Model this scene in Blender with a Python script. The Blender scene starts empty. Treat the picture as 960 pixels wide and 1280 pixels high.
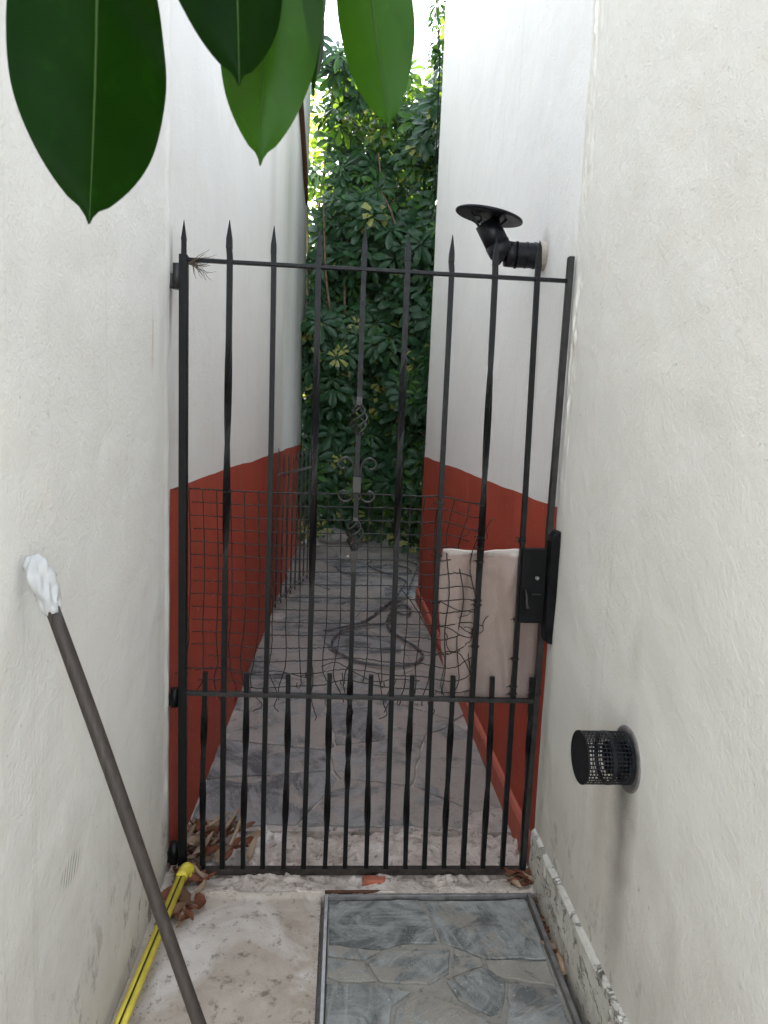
import bpy, math, random
import numpy as np
from mathutils import Vector, Matrix, Quaternion
random.seed(7); RNG = np.random.default_rng(7)
R = math.radians
scene = bpy.context.scene
C = scene.collection

# ------------------------------------------------------------------ camera
F = 860.0
roll = math.atan(.041); pitch = math.atan(102/F); yaw = math.atan(54/(F/math.cos(pitch)))
fw = Vector((math.sin(yaw)*math.cos(pitch), math.cos(yaw)*math.cos(pitch), -math.sin(pitch)))
rt = Vector((math.cos(yaw), -math.sin(yaw), 0)); up = rt.cross(fw)
cx = rt*math.cos(roll) + up*math.sin(roll); cy = -rt*math.sin(roll) + up*math.cos(roll)
cam_d = bpy.data.cameras.new('camera'); cam = bpy.data.objects.new('camera', cam_d); C.objects.link(cam)
M = Matrix((cx, cy, -fw)).transposed().to_4x4(); M.translation = (0, 0, 1.5)
cam.matrix_world = M
cam_d.sensor_fit = 'HORIZONTAL'; cam_d.sensor_width = 36; cam_d.lens = 36*F/960
cam_d.clip_start = .02; cam_d.clip_end = 2000
cam_d.dof.use_dof = True; cam_d.dof.focus_distance = 2.6; cam_d.dof.aperture_fstop = 20
scene.camera = cam
# ------------------------------------------------------------------ light
to_sun = Vector((-.42, .75, .50)).normalized()
elev = math.asin(to_sun.z)
w = bpy.data.worlds.new('World'); scene.world = w; w.use_nodes = True
nt = w.node_tree; bg = nt.nodes['Background']
sky = nt.nodes.new('ShaderNodeTexSky'); sky.sky_type = 'NISHITA'; sky.sun_disc = False
sky.sun_elevation = elev; sky.sun_rotation = math.atan2(to_sun.x, to_sun.y)
sky.air_density = 1.0; sky.dust_density = .6; sky.ozone_density = 1.0
hs = nt.nodes.new('ShaderNodeHueSaturation'); hs.inputs['Saturation'].default_value = .45
nt.links.new(sky.outputs[0], hs.inputs['Color']); nt.links.new(hs.outputs[0], bg.inputs[0]); bg.inputs[1].default_value = .15
sd = bpy.data.lights.new('sun', 'SUN'); sd.energy = 3.5; sd.angle = R(.5); sd.color = (1, .95, .86)
so = bpy.data.objects.new('sun', sd); C.objects.link(so)
so.rotation_euler = to_sun.to_track_quat('Z', 'Y').to_euler()
scene.view_settings.view_transform = 'Standard'; scene.view_settings.look = 'None'
scene.view_settings.gamma = 1; scene.view_settings.exposure = 3.1
scene.cycles.max_bounces = 10; scene.cycles.diffuse_bounces = 7

# ------------------------------------------------------------------ helpers
class MB:
    def __init__(s): s.v = []; s.f = []; s.mi = []; s.sm = []
    def add(s, vs, fs, mi=0, sm=False):
        n = len(s.v); s.v += [tuple(v) for v in vs]
        for f in fs: s.f.append(tuple(i+n for i in f)); s.mi.append(mi); s.sm.append(sm)
    def box(s, x0, x1, y0, y1, z0, z1, mi=0, mat=None):
        vs = [Vector(p) for p in ((x0,y0,z0),(x1,y0,z0),(x1,y1,z0),(x0,y1,z0),(x0,y0,z1),(x1,y0,z1),(x1,y1,z1),(x0,y1,z1))]
        if mat is not None: vs = [mat @ v for v in vs]
        s.add(vs, [(0,3,2,1),(4,5,6,7),(0,1,5,4),(1,2,6,5),(2,3,7,6),(3,0,4,7)], mi)
    def bbox(s, x0, x1, y0, y1, z0, z1, b=.002, mi=0, mat=None):   # box with all edges bevelled
        xs, ys, zs = (x0,x1), (y0,y1), (z0,z1); vs = []; idx = {}
        for i in (0,1):
            for j in (0,1):
                for k in (0,1):
                    c = (xs[i], ys[j], zs[k]); d = (1-2*i, 1-2*j, 1-2*k)
                    for a in range(3):
                        p = [c[q] + (d[q]*b if q != a else 0) for q in range(3)]
                        idx[(i,j,k,a)] = len(vs); vs.append(Vector(p))
        if mat is not None: vs = [mat @ v for v in vs]
        fs = []
        I = lambda *a: idx[a]
        for i in (0,1): fs.append(tuple(I(i,j,k,0) for j,k in ((0,0),(1,0),(1,1),(0,1))))
        for j in (0,1): fs.append(tuple(I(i,j,k,1) for i,k in ((0,0),(1,0),(1,1),(0,1))))
        for k in (0,1): fs.append(tuple(I(i,j,k,2) for i,j in ((0,0),(1,0),(1,1),(0,1))))
        for i in (0,1):
            for j in (0,1): fs.append((I(i,j,0,0),I(i,j,1,0),I(i,j,1,1),I(i,j,0,1)))
        for i in (0,1):
            for k in (0,1): fs.append((I(i,0,k,0),I(i,1,k,0),I(i,1,k,2),I(i,0,k,2)))
        for j in (0,1):
            for k in (0,1): fs.append((I(0,j,k,1),I(1,j,k,1),I(1,j,k,2),I(0,j,k,2)))
        for i in (0,1):
            for j in (0,1):
                for k in (0,1): fs.append((I(i,j,k,0),I(i,j,k,1),I(i,j,k,2)))
        s.add(vs, fs, mi)
    def tube(s, pts, r, n=8, mi=0, cap=True, sm=True, twist=None, phase=0, sq=None):
        pts = [Vector(p) for p in pts]; m = len(pts)
        rs = r if isinstance(r, (list, tuple)) else [r]*m
        t0 = (pts[1]-pts[0]).normalized(); ref = Vector((0,1,0)) if abs(t0.y) < .9 else Vector((1,0,0))
        u = t0.cross(ref).normalized(); vs = []
        for i, p in enumerate(pts):
            t = (pts[min(i+1,m-1)] - pts[max(i-1,0)])
            t = t.normalized() if t.length > 1e-9 else t0
            u = (u - t*u.dot(t))
            u = u.normalized() if u.length > 1e-6 else t.orthogonal().normalized()
            v = t.cross(u); tw = phase + (twist[i] if twist else 0)
            for k in range(n):
                a = 2*math.pi*k/n + tw
                vs.append(p + (u*math.cos(a) + v*math.sin(a))*rs[i])
        fs = [(i*n+k, i*n+(k+1)%n, (i+1)*n+(k+1)%n, (i+1)*n+k) for i in range(m-1) for k in range(n)]
        s.add(vs, fs, mi, sm)
        if cap:
            q = len(s.v) - m*n
            s.f += [tuple(q+k for k in reversed(range(n))), tuple(q+(m-1)*n+k for k in range(n))]; s.mi += [mi,mi]; s.sm += [False,False]
    def prism(s, poly, z0, z1, bevel=0, mi=0, ztop=None):
        n = len(poly); c = Vector((sum(p[0] for p in poly)/n, sum(p[1] for p in poly)/n))
        inn = []
        for p in poly:
            d = c - Vector(p[:2]); inn.append(Vector(p[:2]) + d.normalized()*min(bevel, d.length*.3))
        zt = ztop or (lambda x, y: z1)
        vs = [(p[0],p[1],z0) for p in poly] + [(p[0],p[1],zt(p[0],p[1])-bevel*.8) for p in poly] + [(p.x,p.y,zt(p.x,p.y)) for p in inn]
        fs = [tuple(reversed(range(n)))] + [(i,(i+1)%n,n+(i+1)%n,n+i) for i in range(n)] + [(n+i,n+(i+1)%n,2*n+(i+1)%n,2*n+i) for i in range(n)] + [tuple(2*n+i for i in range(n))]
        s.add(vs, fs, mi)
    def build(s, name, mats, parent=None, loc=None):
        me = bpy.data.meshes.new(name); me.from_pydata(s.v, [], s.f)
        for m in (mats if isinstance(mats, (list, tuple)) else [mats]): me.materials.append(m)
        me.polygons.foreach_set('material_index', s.mi); me.polygons.foreach_set('use_smooth', s.sm)
        me.update()
        o = bpy.data.objects.new(name, me); C.objects.link(o)
        if parent: o.parent = parent
        if loc: o.location = loc
        return o
def tag(o, label=None, cat=None, group=None, kind=None):
    if label: o['label'] = label
    if cat: o['category'] = cat
    if group: o['group'] = group
    if kind: o['kind'] = kind
    return o
def thing(name, label, cat, group=None, loc=(0,0,0)):
    o = bpy.data.objects.new(name, None); C.objects.link(o); o.location = loc
    o.empty_display_size = .05
    return tag(o, label, cat, group)
def catmull(P, k=8, closed=False):
    P = [Vector(p) for p in P]; out = []; n = len(P)
    for i in range(n-1):
        a, b, c, d = P[max(i-1,0)], P[i], P[i+1], P[min(i+2,n-1)]
        for j in range(k):
            t = j/k
            out.append(.5*((2*b) + (c-a)*t + (2*a-5*b+4*c-d)*t*t + (3*b-a-3*c+d)*t**3))
    out.append(P[-1]); return out
_lat = RNG.random((256, 256))
def vnoise(x, y, seed=0):
    x = np.asarray(x, float) + seed*17.3; y = np.asarray(y, float) + seed*9.7
    xi = np.floor(x).astype(int); yi = np.floor(y).astype(int); fx = x-xi; fy = y-yi
    fx = fx*fx*(3-2*fx); fy = fy*fy*(3-2*fy)
    g = lambda a, b: _lat[a % 256, b % 256]
    return (g(xi,yi)*(1-fx)+g(xi+1,yi)*fx)*(1-fy) + (g(xi,yi+1)*(1-fx)+g(xi+1,yi+1)*fx)*fy - .5
def fbm(x, y, o=4, seed=0):
    s = 0; a = 1
    for i in range(o): s = s + a*vnoise(np.asarray(x)*2**i, np.asarray(y)*2**i, seed+i); a *= .5
    return s

# ------------------------------------------------------------------ materials
class NT:
    def __init__(s, name):
        s.m = bpy.data.materials.new(name); s.m.use_nodes = True; s.t = s.m.node_tree
        s.b = s.t.nodes['Principled BSDF']; s.co = s.n('ShaderNodeTexCoord').outputs['Object']
    def n(s, typ, **kw):
        x = s.t.nodes.new(typ)
        for k, v in kw.items(): setattr(x, k, v)
        return x
    def l(s, a, b): s.t.links.new(a, b)
    def mapping(s, sc=(1,1,1), loc=(0,0,0), rot=(0,0,0)):
        m = s.n('ShaderNodeMapping'); m.inputs['Scale'].default_value = sc; m.inputs['Location'].default_value = loc; m.inputs['Rotation'].default_value = rot
        s.l(s.co, m.inputs[0]); return m.outputs[0]
    def noise(s, scale, detail=4, rough=.55, dist=0, vec=None):
        x = s.n('ShaderNodeTexNoise'); x.inputs['Scale'].default_value = scale; x.inputs['Detail'].default_value = detail
        x.inputs['Roughness'].default_value = rough; x.inputs['Distortion'].default_value = dist
        s.l(vec if vec is not None else s.co, x.inputs['Vector']); return x.outputs[0]
    def ramp(s, v, a, b, lo=0., hi=1.):
        x = s.n('ShaderNodeMapRange'); x.inputs[1].default_value = a; x.inputs[2].default_value = b; x.inputs[3].default_value = lo; x.inputs[4].default_value = hi
        s.l(v, x.inputs[0]); return x.outputs[0]
    def math(s, op, a, b=None, c=None):
        x = s.n('ShaderNodeMath', operation=op)
        for i, q in enumerate((a, b, c)):
            if q is None: continue
            if isinstance(q, (int, float)): x.inputs[i].default_value = q
            else: s.l(q, x.inputs[i])
        return x.outputs[0]
    def mix(s, fac, a, b, blend='MIX'):
        x = s.n('ShaderNodeMix', data_type='RGBA', blend_type=blend)
        for i, q in ((0, fac), (6, a), (7, b)):
            if isinstance(q, (int, float)): x.inputs[i].default_value = q
            elif isinstance(q, tuple): x.inputs[i].default_value = (*q, 1)
            else: s.l(q, x.inputs[i])
        return x.outputs[2]
    def sep(s):
        x = s.n('ShaderNodeSeparateXYZ'); s.l(s.co, x.inputs[0]); return x.outputs
    def rnd(s): return s.n('ShaderNodeObjectInfo').outputs['Random']
    def col(s, c):
        if isinstance(c, tuple): s.b.inputs['Base Color'].default_value = (*c, 1)
        else: s.l(c, s.b.inputs['Base Color'])
    def rough(s, v):
        if isinstance(v, (int, float)): s.b.inputs['Roughness'].default_value = v
        else: s.l(v, s.b.inputs['Roughness'])
    def bump(s, h, strength=.5, dist=.01, prev=None):
        x = s.n('ShaderNodeBump'); x.inputs['Strength'].default_value = strength; x.inputs['Distance'].default_value = dist
        s.l(h, x.inputs['Height'])
        if prev is not None: s.l(prev, x.inputs['Normal'])
        s.l(x.outputs[0], s.b.inputs['Normal']); return x.outputs[0]
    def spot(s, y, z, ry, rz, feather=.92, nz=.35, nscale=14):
        """soft irregular mask for stains and painted shade centred on (y, z) of a wall"""
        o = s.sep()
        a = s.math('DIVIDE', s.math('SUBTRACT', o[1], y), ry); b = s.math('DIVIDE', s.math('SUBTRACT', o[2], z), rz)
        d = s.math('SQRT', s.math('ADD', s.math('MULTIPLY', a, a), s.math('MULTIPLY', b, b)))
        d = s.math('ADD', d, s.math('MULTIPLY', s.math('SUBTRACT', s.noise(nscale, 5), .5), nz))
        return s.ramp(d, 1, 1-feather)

def simple(name, col, rough=.5, metal=0, var=.3, scale=30, bump=.2, bd=.002, coat=0, spec=.5):
    m = NT(name); n1 = m.noise(scale, 5); dk = tuple(c*(1-var) for c in col); lt = tuple(min(1, c*(1+var)) for c in col)
    m.col(m.mix(m.ramp(n1, .3, .7), dk, lt)); m.rough(m.ramp(n1, .3, .7, rough-.08, rough+.1)); m.b.inputs['Metallic'].default_value = metal
    m.b.inputs['Coat Weight'].default_value = coat; m.b.inputs['Specular IOR Level'].default_value = spec
    if bump: m.bump(m.noise(scale*4, 3), bump, bd)
    return m.m

def plaster(name, base, kind):
    m = NT(name); o = m.sep()
    big = m.noise(1.3, 5, .6); mid = m.noise(7, 5, .6)
    c = m.mix(m.ramp(big, .35, .7), tuple(q*.94 for q in base), base)
    c = m.mix(m.ramp(mid, .5, .8, 0, .35), c, (base[0]*.9, base[1]*.87, base[2]*.80))
    # vertical rain streaks, stronger in a few columns
    st = m.noise(1, 5, .65, vec=m.mapping((1, 26, .55)))
    c = m.mix(m.ramp(st, .58, .8, 0, .30), c, (.42, .41, .36))
    # small scuffs and pock marks
    pk = m.noise(55, 3, .5); c = m.mix(m.ramp(pk, .735, .76, 0, .5), c, (.33, .30, .26))
    # rising damp and splashed dirt near the ground
    dn = m.math('ADD', o[2], m.math('MULTIPLY', m.math('SUBTRACT', mid, .5), .9))
    c = m.mix(m.ramp(dn, .75, -.15, 0, .58), c, (.43, .37, .28))
    sc = m.noise(1, 6, .7, vec=m.mapping((1, 16, 9)))
    low = m.ramp(o[2], .45, .05, 0, 1)
    c = m.mix(m.math('MULTIPLY', m.ramp(sc, .56, .64, 0, .8), low), c, (.20, .18, .14))
    if kind == 'left':
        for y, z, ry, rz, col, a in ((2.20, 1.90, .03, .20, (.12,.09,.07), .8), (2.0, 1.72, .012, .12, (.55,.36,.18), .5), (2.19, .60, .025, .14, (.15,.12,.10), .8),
                                     (2.16, 1.5, .02, 1.0, (.5,.47,.42), .45), (2.20,.12,.10,.22,(.14,.12,.10),.75), (6.3, 3.4, .55, 1.8, (.33,.35,.25), .5), (7.6, 3.0, .7, 2.5, (.25,.26,.22), .6), (8.9, 2.6, 1.7, 3.4, (.12,.12,.105), .9), (7.0, 2.6, .9, 2.6, (.33,.33,.30), .45), (5.0, 3.2, .30, 1.4, (.45,.43,.38), .35)):  # far-end spots mix real streaks with the hedge's shade painted in
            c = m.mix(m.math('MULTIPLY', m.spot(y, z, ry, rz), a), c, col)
        # scribbled dark rubs
        wv = m.n('ShaderNodeTexWave', wave_type='BANDS', bands_direction='Y'); wv.inputs['Scale'].default_value = 22; wv.inputs['Distortion'].default_value = 1.5
        m.l(m.mapping(rot=(.35, 0, 0)), wv.inputs['Vector'])
        sp = m.spot(1.385, .555, .065, .035, .4, .5, 30)
        c = m.mix(m.math('MULTIPLY', sp, m.ramp(wv.outputs[0], .6, .8, 0, .6)), c, (.22, .21, .18))
    if kind == 'near':
        for y, z, ry, rz, col, a in ((1.52, .54, .085, .38, (.20,.18,.15), .72), (1.64, .56, .09, .36, (.42,.34,.27), .4), (1.53, .68, .055, .14, (.15,.135,.12), .7), (2.14, .5, .05, .8, (.38,.34,.27), .5), (1.52, 1.0, .05, .10, (.42,.40,.36), .3)):
            c = m.mix(m.math('MULTIPLY', m.spot(y, z, ry, rz), a), c, col)
    if kind == 'far':
        for y, z, ry, rz, col, a in ((2.56, 2.16, .075, .10, (.30,.28,.25), .8), (2.6, 1.75, .03, .40, (.50,.48,.44), .5)):
            c = m.mix(m.math('MULTIPLY', m.spot(y, z, ry, rz), a), c, col)
    # hairline cracks, only here and there
    vo = m.n('ShaderNodeTexVoronoi', feature='DISTANCE_TO_EDGE'); vo.inputs['Scale'].default_value = 3.1
    wv_ = m.n('ShaderNodeVectorMath', operation='ADD'); m.l(m.co, wv_.inputs[0]); nc = m.n('ShaderNodeTexNoise'); nc.inputs['Scale'].default_value = 6; nc.inputs['Detail'].default_value = 6; m.l(m.co, nc.inputs[0])
    sc_ = m.n('ShaderNodeVectorMath', operation='SCALE'); sc_.inputs['Scale'].default_value = .22; m.l(nc.outputs[1], sc_.inputs[0]); m.l(sc_.outputs[0], wv_.inputs[1]); m.l(wv_.outputs[0], vo.inputs['Vector'])
    c = m.mix(m.math('MULTIPLY', m.ramp(vo.outputs['Distance'], .004, .0008, 0, .24), m.ramp(m.noise(1.7, 2), .53, .60)), c, (.38,.35,.30))
    m.col(c); m.rough(.9); m.b.inputs['Specular IOR Level'].default_value = .25
    h = m.bump(m.noise(85, 5, .62, .2), .40, .006)
    h = m.bump(m.noise(16, 5, .55, .5), .16, .012, h)
    h = m.bump(m.noise(4, 3, .5, .4), .2, .03, h)
    m.bump(m.noise(230, 2), .4, .002, h)
    return m.m
WHITE = (.79, .775, .74)
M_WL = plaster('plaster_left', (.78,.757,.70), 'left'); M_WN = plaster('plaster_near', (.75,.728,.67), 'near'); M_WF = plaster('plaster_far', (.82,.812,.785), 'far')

def red_paint(name, c0):
    m = NT(name); n1 = m.noise(4, 5); n2 = m.noise(1, 5, .6, vec=m.mapping((1, 14, 1.2)))
    c = m.mix(m.ramp(n1, .3, .7), tuple(q*.88 for q in c0), tuple(q*1.08 for q in c0))
    c = m.mix(m.ramp(n2, .5, .68, 0, .55), c, (c0[0]*.7, c0[1]*.9, c0[2]*1.0))
    o = m.sep(); c = m.mix(m.math('MULTIPLY', m.ramp(m.noise(18, 5), .66, .70, 0, .7), m.ramp(o[2], .5, .05)), c, (.10, .06, .05))
    c = m.mix(m.ramp(m.noise(34, 5), .66, .70, 0, .6), c, (.42, .26, .21))
    m.b.inputs['Specular IOR Level'].default_value = .2; m.col(c); m.rough(m.ramp(n1, .3, .7, .55, .75)); h = m.bump(m.noise(60, 4, .6, .5), .3, .004); m.bump(m.noise(9, 3), .3, .01, h)
    return m.m
M_RED = red_paint('red_paint', (.40, .068, .038)); M_RED2 = red_paint('red_skirting', (.45, .12, .08))

def slate(name, tan=.5, warm=(.36,.29,.25), cool=(.15,.165,.18), k=1.0):
    m = NT(name); r = m.rnd()
    vec = m.n('ShaderNodeVectorMath', operation='ADD'); m.l(m.co, vec.inputs[0])
    cmb = m.n('ShaderNodeCombineXYZ'); m.l(m.math('MULTIPLY', r, 30), cmb.inputs[0]); m.l(m.math('MULTIPLY', r, 17), cmb.inputs[1]); m.l(cmb.outputs[0], vec.inputs[1])
    V = vec.outputs[0]
    big = m.noise(5*k, 6, .62, 1.2, V); fine = m.noise(40, 6, .7, 1.0, V)
    cm = m.n('ShaderNodeVectorRotate', rotation_type='Z_AXIS'); m.l(V, cm.inputs[0]); m.l(m.math('MULTIPLY', r, 6.28), cm.inputs['Angle'])
    mp = m.n('ShaderNodeMapping'); mp.inputs['Scale'].default_value = (5, 40, 5); m.l(cm.outputs[0], mp.inputs[0])
    grain = m.noise(1, 6, .65, 1.2, mp.outputs[0])
    c = m.mix(m.ramp(big, .40, .60), tuple(q*.52 for q in cool), tuple(q*1.55 for q in cool))
    c = m.mix(m.ramp(r, 0, 1, 0, .30), c, tuple(q*1.8 for q in cool))
    c = m.mix(m.ramp(grain, .50, .68, 0, .55), c, tuple(q*2.0 for q in cool))
    tn = m.math('ADD', m.noise(3.3*k, 6, .65, 1.4, V), m.math('MULTIPLY', m.math('SUBTRACT', r, .5), .22))
    c = m.mix(m.ramp(tn, .60-.16*tan, .68-.16*tan, 0, .8), c, warm)
    # cleft layers: terraces cut from a warped noise, their broken rims paler or darker
    t0 = m.math('ADD', m.math('ADD', m.noise(4.2*k, 5, .55, 1.8, V), m.math('MULTIPLY', grain, .10)), m.math('MULTIPLY', fine, .03))
    fr = m.math('FRACT', m.math('MULTIPLY', t0, 15)); br = m.noise(9, 3, .5, 0, V)
    c = m.mix(m.math('MULTIPLY', m.ramp(fr, .12, 0, 0, .8), m.ramp(br, .45, .6)), c, tuple(q*2.9 for q in cool))
    c = m.mix(m.math('MULTIPLY', m.ramp(fr, .93, 1, 0, .85), m.ramp(br, .55, .4)), c, tuple(q*.30 for q in cool))
    c = m.mix(m.ramp(fine, .38, .28, 0, .65), c, tuple(q*.45 for q in cool))
    c = m.mix(m.ramp(m.noise(80, 2, .5, 0, V), .74, .76, 0, .8), c, (.55, .53, .5))
    m.col(c); m.rough(m.ramp(fine, .3, .7, .55, .85)); m.b.inputs['Specular IOR Level'].default_value = .25
    h = m.bump(m.math('SNAP', t0, .0667), .9, .07); h = m.bump(grain, .5, .007, h); m.bump(fine, .6, .006, h)
    return m.m
M_SLATE = slate('slate_paving', .95, (.34,.295,.25), (.175,.170,.160)); M_SLATE2 = slate('slate_lid', .75, (.31,.28,.23), (.192,.195,.180), 1.7)

def rubble(name, a, b, dark, bumpd=.02, sc=9, lime=None):
    m = NT(name); n1 = m.noise(sc, 6, .65, .5); n2 = m.noise(sc*4, 6, .7); n3 = m.noise(2.2, 5, .6, 1.0)
    c = m.mix(m.ramp(n1, .35, .65), a, b)
    if lime: c = m.mix(m.ramp(n3, .52, .62, 0, .75), c, lime)
    c = m.mix(m.ramp(n2, .44, .33, 0, .85), c, dark)
    c = m.mix(m.ramp(m.noise(sc*9, 3), .66, .7, 0, .5), c, tuple(q*.45 for q in a))
    m.col(c); m.rough(.92); h = m.bump(n1, .5, bumpd); h = m.bump(n2, .6, bumpd*.35, h); m.bump(m.noise(sc*20, 3), .4, .002, h)
    return m.m
M_THRES = rubble('broken_mortar', (.42,.345,.285), (.63,.55,.47), (.09,.068,.05), .035, 12, (.72,.66,.60))
M_CONC = rubble('rough_concrete', (.36,.295,.23), (.47,.405,.335), (.15,.12,.09), .014, 6, (.62,.57,.51))
M_BED = rubble('paving_mortar', (.26,.225,.19), (.46,.40,.35), (.09,.075,.06), .006, 7)
M_BEDL = rubble('lid_mortar', (.22,.205,.175), (.29,.27,.23), (.10,.095,.08), .006, 12)
M_GROUND = rubble('earth', (.16,.125,.09), (.22,.18,.13), (.06,.045,.03), .03, 6)
M_DIRT = rubble('dirt', (.11,.085,.065), (.18,.14,.11), (.04,.03,.02), .01, 20)
def peel():
    m = NT('peeling_skirting_paint'); n1 = m.noise(1, 8, .74, .5, m.mapping((1, 16, 24))); n2 = m.noise(35, 5, .6)
    c = m.mix(m.ramp(n2, .3, .7), (.53,.50,.43), (.64,.61,.54))
    c = m.mix(m.ramp(n1, .56, .585), c, (.32,.28,.22)); c = m.mix(m.ramp(n1, .61, .63), c, (.74,.72,.67))
    c = m.mix(m.ramp(m.noise(1, 6, .7, .6, m.mapping((1, 22, 34), (3,1,2))), .58, .61, 0, .85), c, (.15,.14,.12))
    o = m.sep(); c = m.mix(m.ramp(m.math('ADD', o[2], m.math('MULTIPLY', n1, .05)), .10, 0, 0, .55), c, (.17,.125,.085))
    m.col(c); m.rough(.85); h = m.bump(m.ramp(n1, .56, .60), .9, .004); m.bump(n2, .5, .004, h); return m.m
M_PEEL = peel()
M_IRON = simple('black_gate_paint', (.0035,.0035,.0038), .42, .0, .5, 60, .35, .0015, spec=.22)
M_IRON_W = simple('weathered_iron', (.016,.0148,.0138), .4, .0, .5, 40, .4, .002, spec=.4)
M_IRON_R = simple('rusty_rail', (.030,.023,.019), .7, .0, .6, 45, .5, .002, spec=.2)
M_RUST = simple('rust', (.085,.035,.018), .85, .1, .5, 35, .6, .003)
M_WIRE = simple('rusty_wire', (.018,.015,.013), .5, .0, .7, 90, .3, .001, spec=.25)
M_STEEL = simple('galvanised_steel', (.38,.38,.37), .38, .7, .3, 30, .15, .001)
M_STEELD = simple('dull_steel', (.20,.19,.18), .55, .5, .35, 30, .3, .001)
M_BLACK = simple('black_enamel', (.0035,.0035,.004), .42, .0, .4, 25, .25, .001, spec=.15)
M_BLUE = simple('black_pipe_enamel', (.006,.0068,.009), .40, .0, .5, 18, .25, .001, spec=.25)
M_YEL = simple('yellow_plastic', (.60,.49,.05), .4, 0, .18, 20, .1, .001)
M_BAG = simple('white_plastic_bag', (.43,.43,.42), .5, 0, .12, 20, .2, .001)
M_HOSE = simple('grey_hose', (.10,.10,.105), .25, .0, .1, 20, .1, .001)
M_STICK = simple('dry_twig', (.12,.095,.07), .85, 0, .4, 40, .4, .001)
M_ROCK = simple('grey_stone', (.24,.225,.20), .9, 0, .4, 9, .6, .02)
M_BRICK = simple('brick_chip', (.33,.10,.06), .9, 0, .35, 25, .5, .004)
M_BARK = simple('brown_bark', (.16,.10,.065), .9, 0, .5, 25, .6, .006)
M_PLANK = simple('dark_red_plank', (.055,.012,.010), .7, 0, .4, 12, .4, .004)
def pole_mat():
    m = NT('weathered_wood_pole'); g = m.noise(1, 6, .65, .4, m.mapping((90, 90, 5))); b = m.noise(7, 4)
    c = m.mix(m.ramp(g, .3, .7), (.017,.012,.009), (.055,.041,.031)); c = m.mix(m.ramp(b, .4, .75, 0, .5), c, (.03,.021,.016))
    m.col(c); m.rough(.6); m.bump(g, .5, .002); return m.m
M_POLE = pole_mat()
def sheet_mat():
    m = NT('beige_tarpaulin'); a = m.noise(2.5, 5, .6, 1.0, m.mapping((2,2,1))); b = m.noise(1, 6, .6, .3, m.mapping((40, 1, 3)))
    c = m.mix(m.ramp(a, .3, .75), (.225,.163,.137), (.31,.232,.195)); c = m.mix(m.ramp(b, .5, .8, 0, .35), c, (.30,.215,.18))
    o = m.sep(); c = m.mix(m.math('MULTIPLY', m.ramp(m.math('ADD', o[2], m.math('MULTIPLY', a, .06)), 1.135, 1.15), .7), c, (.74,.68,.64))
    m.col(c); m.rough(.55); h = m.bump(m.noise(14, 6, .65), .6, .010); m.bump(m.noise(160, 3), .5, .002, h); m.b.inputs['Sheen Weight'].default_value = .1; return m.m
M_SHEET = sheet_mat()
def leaf_mat(name, a, b, trans, rough=.4, tw=.45):
    m = NT(name); n = m.noise(6, 4); r = m.rnd()
    c = m.mix(m.ramp(n, .3, .7), a, b); m.col(c); m.rough(rough)
    tr = m.n('ShaderNodeBsdfTranslucent'); tr.inputs[0].default_value = (*trans, 1)
    mx = m.n('ShaderNodeMixShader'); mx.inputs[0].default_value = tw
    out = [q for q in m.t.nodes if q.type == 'OUTPUT_MATERIAL'][0]
    m.l(m.b.outputs[0], mx.inputs[1]); m.l(tr.outputs[0], mx.inputs[2]); m.l(mx.outputs[0], out.inputs[0]); m.b.inputs['Specular IOR Level'].default_value = .28; return m.m
M_LDARK = leaf_mat('schefflera_dark', (.014,.044,.018), (.030,.080,.030), (.06,.16,.012), .38, .12)
M_LMID = leaf_mat('schefflera_green', (.030,.095,.018), (.055,.14,.028), (.26,.42,.03), .38, .3)
M_LYEL = leaf_mat('schefflera_cream', (.22,.24,.06), (.34,.34,.11), (.5,.52,.08), .4, .25)
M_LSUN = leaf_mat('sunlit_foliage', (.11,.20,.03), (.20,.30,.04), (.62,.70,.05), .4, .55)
def big_leaf_mat(name, a, b, trans, tw):
    m = NT(name); uv = m.n('ShaderNodeUVMap').outputs[0]; s = m.n('ShaderNodeSeparateXYZ'); m.l(uv, s.inputs[0])
    ax = m.math('ABSOLUTE', m.math('SUBTRACT', s.outputs[0], .5))
    ph = m.math('SINE', m.math('MULTIPLY', m.math('ADD', s.outputs[1], m.math('MULTIPLY', ax, -.35)), 190))
    n = m.noise(18, 4); c = m.mix(m.ramp(n, .3, .7), a, b)
    c = m.mix(m.ramp(ph, .75, 1, 0, .16), c, tuple(q*1.7 for q in b))
    c = m.mix(m.ramp(ax, .012, .004, 0, .75), c, (b[0]*2.6+.03, b[1]*1.8+.03, b[2]*1.8))
    c = m.mix(m.ramp(m.noise(60, 4), .62, .72, 0, .45), c, tuple(q*2.2 for q in b)); m.col(c); m.rough(.38); m.b.inputs['Specular IOR Level'].default_value = .05 if 'dark' in name else .14; m.bump(ph, .03, .001)
    tr = m.n('ShaderNodeBsdfTranslucent'); tcol = m.mix(m.ramp(ph, .5, 1, 0, .15), trans, tuple(q*.75 for q in trans)); m.l(tcol, tr.inputs[0])
    mx = m.n('ShaderNodeMixShader'); mx.inputs[0].default_value = tw
    out = [q for q in m.t.nodes if q.type == 'OUTPUT_MATERIAL'][0]
    m.l(m.b.outputs[0], mx.inputs[1]); m.l(tr.outputs[0], mx.inputs[2]); m.l(mx.outputs[0], out.inputs[0]); return m.m
M_BL_D = big_leaf_mat('glossy_leaf_dark', (.0016,.010,.0008), (.004,.019,.0012), (.012,.055,.001), .40)
M_BL_L = big_leaf_mat('glossy_leaf_light', (.009,.038,.0035), (.015,.055,.005), (.07,.19,.010), .45)
M_RIB = simple('leaf_midrib', (.022,.055,.008), .5, 0, .2, 40, 0, spec=.2)
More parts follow.
